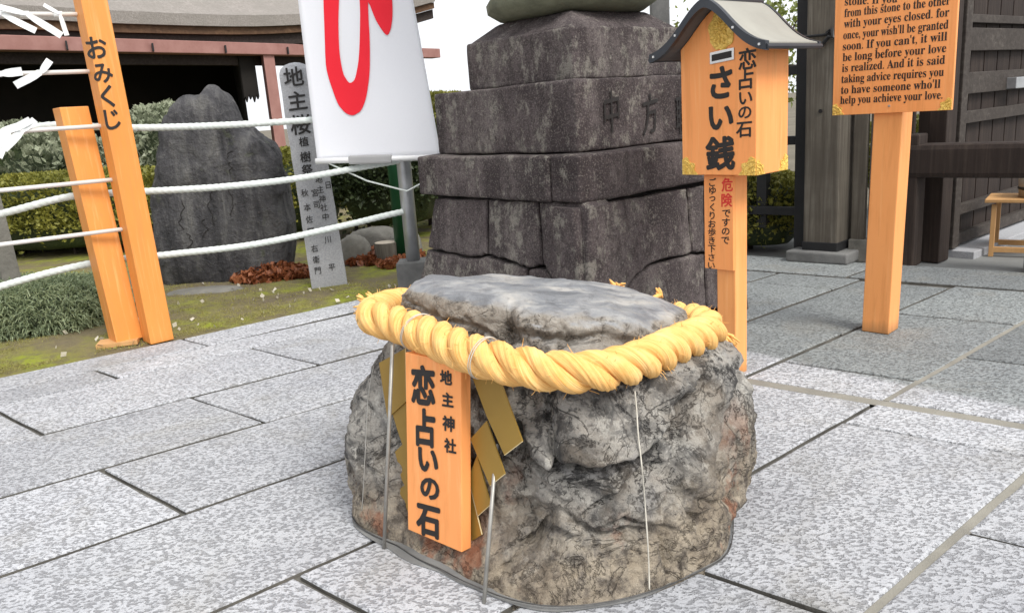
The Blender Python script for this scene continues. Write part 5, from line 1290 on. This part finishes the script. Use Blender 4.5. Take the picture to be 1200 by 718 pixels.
# juniper mound: long drooping blades
def mound(name, c, half, n, L, mat, label, cat, seed):
    t = thing(name, (c[0], c[1], 0), label, cat); P, N_ = hedge_points(n, c, half, 0, seed, 0.75, 0.10, 0.22); ok = P[:, 2] > 0.005; P, N_ = P[ok], N_[ok]; rg = np.random.default_rng(seed)
    d = N_ * 0.7 + rg.normal(size=P.shape) * 0.45 + np.array([0.1, -0.25, 0.05]); d /= np.linalg.norm(d, axis=1, keepdims=True); s = np.cross(d, rg.normal(size=P.shape)); s /= np.linalg.norm(s, axis=1, keepdims=True)
    l = L * rg.uniform(0.5, 1.2, len(P))[:, None]; w = 0.0032; tip = P + d * l; tip[:, 2] -= 0.35 * l[:, 0]; tip[:, 2] = np.maximum(tip[:, 2], 0.0)
    mid = P + d * l * 0.55
    V = np.stack([P - s * w, P + s * w, mid + s * w * 0.9, tip, mid - s * w * 0.9], 1).reshape(-1, 3); idx = np.arange(len(P))[:, None] * 5
    F = np.concatenate([idx + np.array([[0, 1, 2, 4]]), idx + np.array([[4, 2, 3, 3]])], 0)
    F = [tuple(dict.fromkeys(f)) for f in F.tolist()]
    mesh_obj('foliage', V, F, MAT[mat], t)
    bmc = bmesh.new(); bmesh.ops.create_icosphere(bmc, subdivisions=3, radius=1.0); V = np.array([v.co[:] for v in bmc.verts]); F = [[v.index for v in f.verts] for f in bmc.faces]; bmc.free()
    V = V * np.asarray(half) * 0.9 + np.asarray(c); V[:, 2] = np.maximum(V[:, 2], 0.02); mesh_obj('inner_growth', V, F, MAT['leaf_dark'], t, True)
gm = G(20, 400)
mound('juniper_mound', (gm[0] - 0.22, gm[1] + 0.42, 0.05), (0.66, 0.46, 0.23), 15000, 0.065, 'leaf_juniper', 'low spreading mound of feathery grey-green juniper on the moss', 'shrub', 12)

# moss tufts, petals, dead leaves
def scatter_bed(n, seed, upoly):
    rg = np.random.default_rng(seed); X_ = rg.uniform(upoly[0], upoly[1], n * 3); Y_ = rg.uniform(upoly[2], upoly[3], n * 3)
    D_ = np.stack([X_ - 600, Y_ - 359, np.full(n * 3, FPX)], -1) @ RM; Q_ = CAMP + D_ * (-CAM_H / D_[:, 2:3])
    w = Q_[:, :2] @ np.linalg.inv(np.array([GA[:2], GB[:2]]).T).T
    ok = w[:, 1] > 4.405 - 0.055 * (w[:, 0] - 1.6) + 0.035; Q_ = Q_[ok][:n]
    Q_[:, 2] = 0.012 + bed_z(Q_[:, 0], Q_[:, 1]); return Q_
def blades(name, P, L, mat, seed, label, cat, w=0.0022, parent=None):
    rg = np.random.default_rng(seed); n = len(P); d = rg.normal(size=(n, 3)) * 0.55; d[:, 2] = 1; d /= np.linalg.norm(d, axis=1, keepdims=True); s = np.cross(d, rg.normal(size=(n, 3))); s /= np.linalg.norm(s, axis=1, keepdims=True)
    l = L * rg.uniform(0.5, 1.3, n)[:, None]; P = P - np.array([0, 0, 0.003]); V = np.stack([P - s * w, P + s * w, P + d * l], 1).reshape(-1, 3)
    o = mesh_obj(name, V, np.arange(3 * n).reshape(n, 3), MAT[mat]); props(o, label, cat, None, 'stuff'); return o
P = scatter_bed(26000, 5, (-20, 520, 330, 445)); keep = fbm(P * np.array([2.5, 2.5, 0]), 3, 44) > -0.15
blades('moss', P[keep], 0.013, 'moss_tuft', 6, 'olive green moss covering the garden bed', 'moss')
P = scatter_bed(9000, 7, (30, 105, 355, 402)); pm = G(72, 383); q_ = (P - pm) @ np.array([[0.8, 0, 0], [0, 1.0, 0], [0, 0, 0]]); P = P[np.hypot(q_[:, 0], q_[:, 1]) + 0.10 * fbm(P * 6, 2, 9) < 0.17]
blades('bright_moss', P, 0.013, 'moss_bright', 8, 'patch of vivid yellow-green moss in front of the juniper mound', 'moss')
P = scatter_bed(70, 9, (60, 500, 335, 430)); P[:, 2] += 0.012
o = leaf_mesh('fallen_petals', P, 0.032, 'petal', None, 10, 1.5, 0.8); props(o, 'small pale petals scattered over the moss', 'petals', None, 'stuff')
def leaf_heap(cx, cy, rx, ry, hz, n, seed, label, size=0.06):
    rg = np.random.default_rng(seed); c = G(cx, cy); r_ = rg.random(n) ** 0.6; a = rg.random(n) * 2 * math.pi; P = np.stack([c[0] + rx * r_ * np.cos(a), c[1] + ry * r_ * np.sin(a), 0.02 + hz * (1 - r_ ** 2) * rg.random(n) ** 0.6 + 0.015 * rg.random(n)], -1)
    o = leaf_mesh('dead_leaves', P, size, 'leaf_dead', None, seed, 0.4, 0.75); props(o, label, 'dead leaves', None, 'stuff')
leaf_heap(322, 328, 0.30, 0.16, 0.10, 900, 21, 'heap of russet dead leaves between the dark stone and the stele')
leaf_heap(446, 306, 0.34, 0.22, 0.09, 1100, 22, 'reddish dead leaves around the edging stones and stump', 0.055)
leaf_heap(470, 312, 0.16, 0.14, 0.05, 260, 23, 'few dead leaves beside the foot of the green post', 0.05)

# ================================================================== HALL WITH BARK ROOF (left background)
hall = thing('shrine_hall', (-6.0, 12.5, 0), 'open shrine hall with a thick bark roof and faded vermilion beams', 'building')
ev = [AT(-420, 62, 6.4), AT(-200, 50, 7.8), AT(0, 39, 9.3), AT(150, 42.5, 10.6), AT(300, 44, 12.0), AT(400, 37, 13.0), AT(470, 24, 13.7), AT(511, 13, 14.1)]
ev = catmull(ev, 5); back = np.array([1.2, 2.6, 0])
n = len(ev); up_r = []
def roof_pt(i, f):
    e = ev[i]; s = i / (n - 1); hgt = 2.6 * f ** 1.25; inset = np.array([-1.6 * f * max(0, (s - 0.5) * 2) ** 2, 0, 0])
    return e + np.array([-1.0, 3.4, 0]) * f + UP * (0.27 + hgt) + inset
V = []; fs = np.linspace(0, 1, 14)
for f in fs: V += [roof_pt(i, f) for i in range(n)]
F = [(a * n + i, a * n + i + 1, (a + 1) * n + i + 1, (a + 1) * n + i) for a in range(len(fs) - 1) for i in range(n - 1)]
rf = mesh_obj('roof', V, F, MAT['bark_roof'], hall, True)
inw = np.array([-0.45, 0.89, 0])
def strip(name, z0, z1, d0, mat, parent, th=0.12):
    V = []; F = []
    for e in ev: V += [e + inw * d0 + UP * z0, e + inw * d0 + UP * z1, e + inw * (d0 + th) + UP * z1, e + inw * (d0 + th) + UP * z0]
    for i in range(n - 1):
        for k_ in range(4): F.append((4 * i + k_, 4 * i + (k_ + 1) % 4, 4 * (i + 1) + (k_ + 1) % 4, 4 * (i + 1) + k_))
    F += [(0, 1, 2, 3), (4 * n - 1, 4 * n - 2, 4 * n - 3, 4 * n - 4)]
    o = mesh_obj(name, V, F, MAT[mat], parent); bmx = bmesh.new(); bmx.from_mesh(o.data); bmesh.ops.recalc_face_normals(bmx, faces=bmx.faces[:]); bmx.to_mesh(o.data); bmx.free(); return o
strip('roof_edge', 0.15, 0.30, 0.0, 'bark_roof', rf, 0.4); strip('eave_board', 0.05, 0.145, 0.06, 'eave_timber', rf); strip('eave_board', -0.10, 0.045, 0.14, 'brown_beam', rf)
V = []; F = []                                               # boarded underside of the eave
for e in ev: V += [e + inw * 0.2 + UP * -0.06, e + inw * 2.6 + UP * 0.35]
F = [(2 * i, 2 * i + 2, 2 * i + 3, 2 * i + 1) for i in range(n - 1)]
mesh_obj('soffit', V, F, MAT['brown_beam'], rf)
A0, A1 = AT(-300, 60, 7.6), AT(511, 67, 15.4); A0[2] = A1[2] = 2.17
MB().add(*bar_geo(A0, A1, 0.22, 0.16, None, 0.01)).build('beam', MAT['vermilion_faded'], hall)
MB().add(*bar_geo(A0 + UP * -0.11 + inw * 0.2, A0 + (A1 - A0) * 0.80 + UP * -0.11 + inw * 0.2, 0.08, 0.2, None, 0.01)).build('lintel', MAT['brown_beam'], hall)
for t_ in np.linspace(0.3, 0.75, 5):
    p = A0 + (A1 - A0) * t_; MB().add(*box_geo(p + UP * -0.02 - inw * 0.14, nrm(A1 - A0) * 0.012, UP * 0.05, inw * 0.04, 0.004)).build('beam_hook', MAT['black_paint'], hall)
def pillar_at(px):
    best = min(np.linspace(0, 1, 400), key=lambda t: abs((lambda c: 600 + FPX * c[0] / c[2])(RM @ (A0 + (A1 - A0) * t - UP * 0.6 - CAMP)) - px)); p = A0 + (A1 - A0) * best; return np.array([p[0], p[1], 0])
for px in (-250, 319, 500):
    p = pillar_at(px); 
    if px == 500: p = p + inw * 3
    MB().add(*box_geo(p + UP * 1.08 + inw * 0.02, nrm(A1 - A0) * 0.10, inw * 0.10, UP * 1.10, 0.012)).build('pillar', MAT['vermilion_faded'], hall)
pe = pillar_at(287); ps = np.array([A0[0], A0[1], 0]) + nrm(A0 - A1) * 2
def wall_panel(name, p0, p1, z0, z1, mat):
    V = [(*p0[:2], z0), (*p1[:2], z0), (*p1[:2], z1), (*p0[:2], z1)]; o = MB().add(*prism_geo(V, inw * 0.08)).build(name, MAT[mat], hall); return o
i3 = inw * 2.4
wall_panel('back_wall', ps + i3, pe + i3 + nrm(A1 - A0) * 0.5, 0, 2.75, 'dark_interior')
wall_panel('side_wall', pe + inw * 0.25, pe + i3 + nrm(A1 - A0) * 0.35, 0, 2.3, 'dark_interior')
# hanging blind, ragged lower edge, between wall and pillar
p319 = pillar_at(306); top = 2.12; V = []; F = []
for k_ in range(13):
    p = pe + (p319 - pe) * k_ / 12 + inw * 0.12; V += [(*p[:2], top), (*p[:2], 1.50 + 0.05 * math.sin(k_ * 2.1) + 0.02 * math.sin(k_ * 5.3))]
F = [(2 * i, 2 * i + 1, 2 * i + 3, 2 * i + 2) for i in range(12)]; o = mesh_obj('hanging_blind', V, F, MAT['dark_interior'], hall); o.modifiers.new('s', 'SOLIDIFY').thickness = 0.03
wall_panel('ceiling_board', ps, pillar_at(500), 2.62, 2.66, 'dark_interior')
bpy.data.objects['ceiling_board'].data.clear_geometry()
cb = [ps + inw * 0.1, pillar_at(500) + inw * 0.1, pillar_at(500) + inw * 3.2, ps + inw * 3.2]
bpy.data.objects.remove(bpy.data.objects['ceiling_board'])
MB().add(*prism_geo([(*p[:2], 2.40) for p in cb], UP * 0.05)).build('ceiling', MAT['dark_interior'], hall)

# ================================================================== GATE (right background)
gD = azv(131); gI = azv(47)                                    # along the gate line, to the right; inward
gp = G(962, 306); gp[2] = 0
gt = thing('gate_pillar', gp, 'massive weathered grey timber gate pillar on a stone footing', 'pillar')
pcx = gp + gI * 0.10
W, F = rough_block(pcx + UP * 0.035, [gD, gI, UP], (0.19, 0.18, 0.035), 0.012, 8, 0.004, 8, 5); mesh_obj('footing_stone', W, F, MAT['cement'], gt, True)
MB().add(*box_geo(pcx + UP * 1.48, gD * 0.105, gI * 0.125, UP * 1.42, 0.012)).build('timber', MAT['grey_timber'], gt)
MB().add(*box_geo(pcx + UP * 0.085, gD * 0.109, gI * 0.129, UP * 0.04, 0.006)).build('metal_shoe', MAT['black_paint'], gt)
a, b = pcx - gD * 0.01 - gI * 0.127 + UP * 0.92, None
MB().add(*tube_geo([a, a - gI * 0.006], 0.012, 10)).build('bolt_hole', MAT['ink'], gt)
ck = thing('tied_cord', pcx + UP * 1.36, 'black cord tied round the weathered gate pillar', 'cord')
rg_ = [pcx + UP * (1.365 + 0.012 * math.sin(t)) + gD * 0.118 * max(-1, min(1, 1.5 * math.cos(t))) + gI * 0.138 * max(-1, min(1, 1.5 * math.sin(t))) for t in np.linspace(0, 2 * math.pi, 40, endpoint=False)]
MB().add(*tube_geo(rg_, 0.008, 6, True)).build('loop', MAT['black_paint'], ck)
kp = pcx + gD * 0.02 - gI * 0.145 + UP * 1.36
MB().add(*tube_geo([kp, kp + gD * 0.03 + UP * 0.02, kp + gD * 0.05 - gI * 0.02 - UP * 0.03, kp + gD * 0.02 - gI * 0.01 - UP * 0.02, kp - gD * 0.03 - UP * 0.07], 0.011, 6)).build('knot', MAT['black_paint'], ck)
# boarded wing beside the pillar
wg = thing('board_wing', pcx + gD * 0.3, 'upright weathered boards of the gate wing beside the pillar', 'wall')
x = 0.125
for i, w in enumerate((0.085, 0.05, 0.10, 0.085)):
    MB().add(*box_geo(pcx + gD * (x + w / 2) + gI * (0.03 + 0.02 * (i % 2)) + UP * 1.46, gD * (w / 2 - 0.004), gI * 0.018, UP * 1.44, 0.003)).build('plank', MAT['grey_timber' if i < 2 else 'brown_timber'], wg); x += w + 0.004
MB().add(*box_geo(pcx + gD * (0.125 + 0.17) + gI * 0.04 + UP * 0.06, gD * 0.17, gI * 0.05, UP * 0.07, 0.004)).build('sill', MAT['grey_stone'], wg)
# heavy beam across the gateway
bm_ = thing('gate_crossbeam', pcx + gD * 0.45, 'heavy dark brown timber beam across the gateway at waist height', 'beam')
c0 = AT(1078, 188, (pcx + gD * 0.52)[1]); bz_ = c0[2]; 
q0 = pcx + gD * 0.42; q1 = pcx + gD * 2.6
V, F = bar_geo(np.array([*q0[:2], bz_]), np.array([*q1[:2], bz_ - 0.01]), 0.16, 0.19, None, 0.03); MB().add(V, F).build('log', MAT['brown_timber'], bm_)
for i, u_ in enumerate((0.46, 2.5)):
    MB().add(*box_geo(pcx + gD * u_ + UP * (bz_ + 0.14) / 2, gD * 0.06, gI * 0.07, UP * ((bz_ + 0.14) / 2 + 0.01), 0.01)).build('upright', MAT['brown_timber'], bm_)
pf = G(1199, 316); lc = pf + gD * 0.06 + gI * 0.10
MB().add(*box_geo(np.array([lc[0], lc[1], bz_ / 2 - 0.05]), gD * 0.07, gI * 0.07, UP * (bz_ / 2 - 0.04), 0.008)).build('upright', MAT['cement'], bm_)
# door leaf swung open inwards
d0 = G(1103, 296); d0[2] = 0
df = thing('gate_door', d0, 'dark open gate door leaf with weathered horizontal battens', 'door'); dI = azv(51); dn = azv(141)
W_ = 1.9
MB().add(*box_geo(d0 + dI * W_ / 2 - dn * 0.02 + UP * 1.35, dI * W_ / 2, dn * 0.015, UP * 1.30, 0.003)).build('leaf_board', MAT['brown_timber'], df)
for i in range(9):
    MB().add(*box_geo(d0 + dI * (0.13 + i * 0.21) - dn * 0.0 + UP * 1.35, dI * 0.098, dn * 0.008, UP * 1.29, 0.003)).build('plank', MAT['brown_timber'], df)
MB().add(*box_geo(d0 + dI * 0.03 + dn * 0.025 + UP * 1.35, dI * 0.045, dn * 0.045, UP * 1.32, 0.006)).build('stile', MAT['batten_timber'], df)
for y0_, y1_ in ((17, 27), (33, 60), (85, 110), (130, 144), (236, 247), (268, 280)):
    pA = PL(1135, y0_, d0 + dn * 0.03, dn); pB = PL(1135, y1_, d0 + dn * 0.03, dn)
    zc, hz = (pA[2] + pB[2]) / 2, max(0.02, (pA[2] - pB[2]) / 2)
    MB().add(*box_geo(d0 + dI * (W_ / 2 + 0.03) + dn * 0.03 + UP * zc, dI * (W_ / 2 - 0.05), dn * 0.022, UP * hz, 0.004)).build('batten', MAT['batten_timber'], df)
lp = PL(1192, 97, d0 + dn * 0.08, dn)
MB().add(*box_geo(lp, dI * 0.10, dn * 0.03, UP * 0.035, 0.004)).build('bolt', MAT['galvanised'], df)
sl = mesh_obj('door_sill', *box_geo(d0 + dI * 1.0 + dn * 0.10 + UP * -0.01, dI * 1.0, dn * 0.09, UP * 0.03, 0.005), MAT['cut_granite'], df)
# frame post behind the notice sign
fp = thing('gate_frame_post', d0 - dI * 0.12, 'dark upright frame post at the hinge side of the gate door', 'post')
MB().add(*box_geo(d0 - dI * 0.16 + UP * 1.4, dI * 0.07, dn * 0.08, UP * 1.42, 0.006)).build('timber', MAT['brown_timber'], fp)
MB().add(*box_geo(d0 - dI * 0.10 + dn * 0.085 + UP * 0.64, dI * 0.05, dn * 0.006, UP * 0.04, 0.003)).build('hinge_plate', MAT['batten_timber'], fp)
# covered drum behind the sign post
cd = G(1078, 292); 
cdv = thing('covered_drum', cd, 'dark blue cloth-covered drum behind the English notice sign', 'drum')
MB().add(*lathe_geo(cd + np.array([0.02, 0.14, 0]), [(0.11, 0.0), (0.125, 0.05), (0.12, 0.25), (0.112, 0.36), (0.085, 0.41), (0.02, 0.425)], 24)).build('cloth_cover', MAT['blue_cloth'], cdv, True)
# stool and bucket
f0 = G(1156, 301, -0.025); fz = AT(1156, 236, f0[1])[2]
stl_ = thing('wooden_stool', f0, 'plain light wooden stool just inside the gate', 'stool'); sx, sy = azv(124), azv(37); L1, L2 = 0.42, 0.26
for i in (0, 1):
    for j in (0, 1):
        p = f0 + sx * (0.02 + i * (L1 - 0.04)) + sy * (0.02 + j * L2); MB().add(*box_geo(np.array([p[0], p[1], (fz - 0.025) / 2 - 0.01]), sx * 0.013, sy * 0.013, UP * ((fz + 0.025) / 2 - 0.012), 0.002)).build('leg', MAT['pale_wood'], stl_)
MB().add(*box_geo(np.array([*(f0 + sx * L1 / 2 + sy * (L2 / 2 + 0.02))[:2], fz]), sx * (L1 / 2 + 0.03), sy * (L2 / 2 + 0.03), UP * 0.010, 0.003)).build('seat', MAT['pale_wood'], stl_)
for j in (0, 1): MB().add(*box_geo(np.array([*(f0 + sx * L1 / 2 + sy * (0.02 + j * L2))[:2], 0.02]), sx * (L1 / 2 - 0.02), sy * 0.012, UP * 0.016, 0.002)).build('stretcher', MAT['pale_wood'], stl_)
bk = np.array([*(f0 + sx * 0.26 + sy * 0.15)[:2], fz + 0.0105]); bkt = thing('wooden_bucket', bk, 'round pale wooden bucket standing on the stool', 'bucket')
MB().add(*lathe_geo(bk, [(0.13, bk[2]), (0.14, bk[2] + 0.16), (0.128, bk[2] + 0.16), (0.12, bk[2] + 0.03)], 28)).build('staves', MAT['bucket_wood'], bkt, True)
MB().add(*lathe_geo(bk, [(0.1335, bk[2] + 0.045), (0.139, bk[2] + 0.05), (0.1395, bk[2] + 0.058), (0.135, bk[2] + 0.062)], 28)).build('hoop', MAT['dark_wire'], bkt, True)
# black railing left of the pillar
rl = thing('black_railing', pcx - gD * 0.6, 'black timber railing between the gate pillar and the stone lantern', 'railing')
r0 = pcx - gD * 0.165 + gI * 0.02
MB().add(*box_geo(r0 + UP * 1.0, gD * 0.045, gI * 0.05, UP * 0.99, 0.005)).build('end_post', MAT['black_paint'], rl)
for x, y in ((905, 246), (905, 165), (905, 85)):
    pr2 = PL(x, y, r0, gI); MB().add(*bar_geo(np.array([*r0[:2], pr2[2]]), np.array([*(r0 - gD * 1.9)[:2], pr2[2]]), 0.035, 0.055, None, 0.004)).build('rail', MAT['black_paint'], rl)
for x, y0_ in ((894.5, 266), (800, 250), (845, 250)):
    pr2 = PL(x, y0_, r0, gI); zt = 1.45; MB().add(*box_geo(np.array([pr2[0], pr2[1], (zt + pr2[2]) / 2]), gD * 0.033, gI * 0.03, UP * (zt - pr2[2]) / 2, 0.004)).build('upright', MAT['black_paint'], rl)
pg_ = AT(773, 20, 6.2); o = MB().add(*box_geo(np.array([pg_[0], 6.2, 1.6]), azv(95) * 0.065, azv(5) * 0.08, UP * 1.62, 0.01)).build('grey_pillar', MAT['cement'], None, origin=(pg_[0], 6.2, 0)); props(o, 'plain grey pillar rising behind the stone lantern', 'pillar')
# planting beyond the railing
bush('azalea_bush', (1.72, 5.62, 0.22), (0.52, 0.34, 0.32), -0.5, 9000, 0.04, 'leaf_clipped', 'low mossy green azalea bush behind the black railing', 'bush', 31, 0.6, 0.15, 0.3)
bush('azalea_bush', (3.55, 6.9, 0.35), (0.5, 0.5, 0.4), 0.0, 3500, 0.05, 'leaf_clipped', 'green bush glimpsed through the slit by the gate frame post', 'bush', 33, 0.6, 0.15, 0.3)
def tree(name, base, h, crown_c, crown_r, n, size, mat, label, seed):
    t = thing(name, (base[0], base[1], 0), label, 'tree'); rr = random.Random(seed); rg = np.random.default_rng(seed); mb = MB(); top = np.array([base[0] + 0.1, base[1], h])
    b = np.array([base[0], base[1], -0.05]); mb.add(*tube_geo([b, b + (top - b) * 0.4 + np.array([0.04, 0, 0]), top], [0.09, 0.07, 0.03], 10)); ends = []
    for _ in range(16):
        s0 = b + (top - b) * rr.uniform(0.35, 0.98); e = np.asarray(crown_c) + np.asarray(crown_r) * np.array([rr.uniform(-0.9, 0.9), rr.uniform(-0.9, 0.9), rr.uniform(-0.8, 0.9)]); mb.add(*tube_geo([s0, (s0 + e) / 2 + np.array([0, 0, 0.08]), e], [0.025, 0.016, 0.005], 6)); ends.append(e); ends.append((s0 + e) / 2)
    mb.build('trunk', MAT['brown_timber'], t, True)
    cen = np.array(ends)[rg.integers(0, len(ends), n)]; P = cen + rg.normal(size=(n, 3)) * np.asarray(crown_r) * 0.22; P = P[P[:, 2] > 0.3]; leaf_mesh('crown', P, size, mat, t, seed, 0.3)
tree('garden_tree', (2.3, 7.6), 1.5, (2.25, 7.6, 1.35), (0.75, 0.6, 0.55), 2600, 0.06, 'leaf_tree', 'young light green tree beyond the black railing', 41)
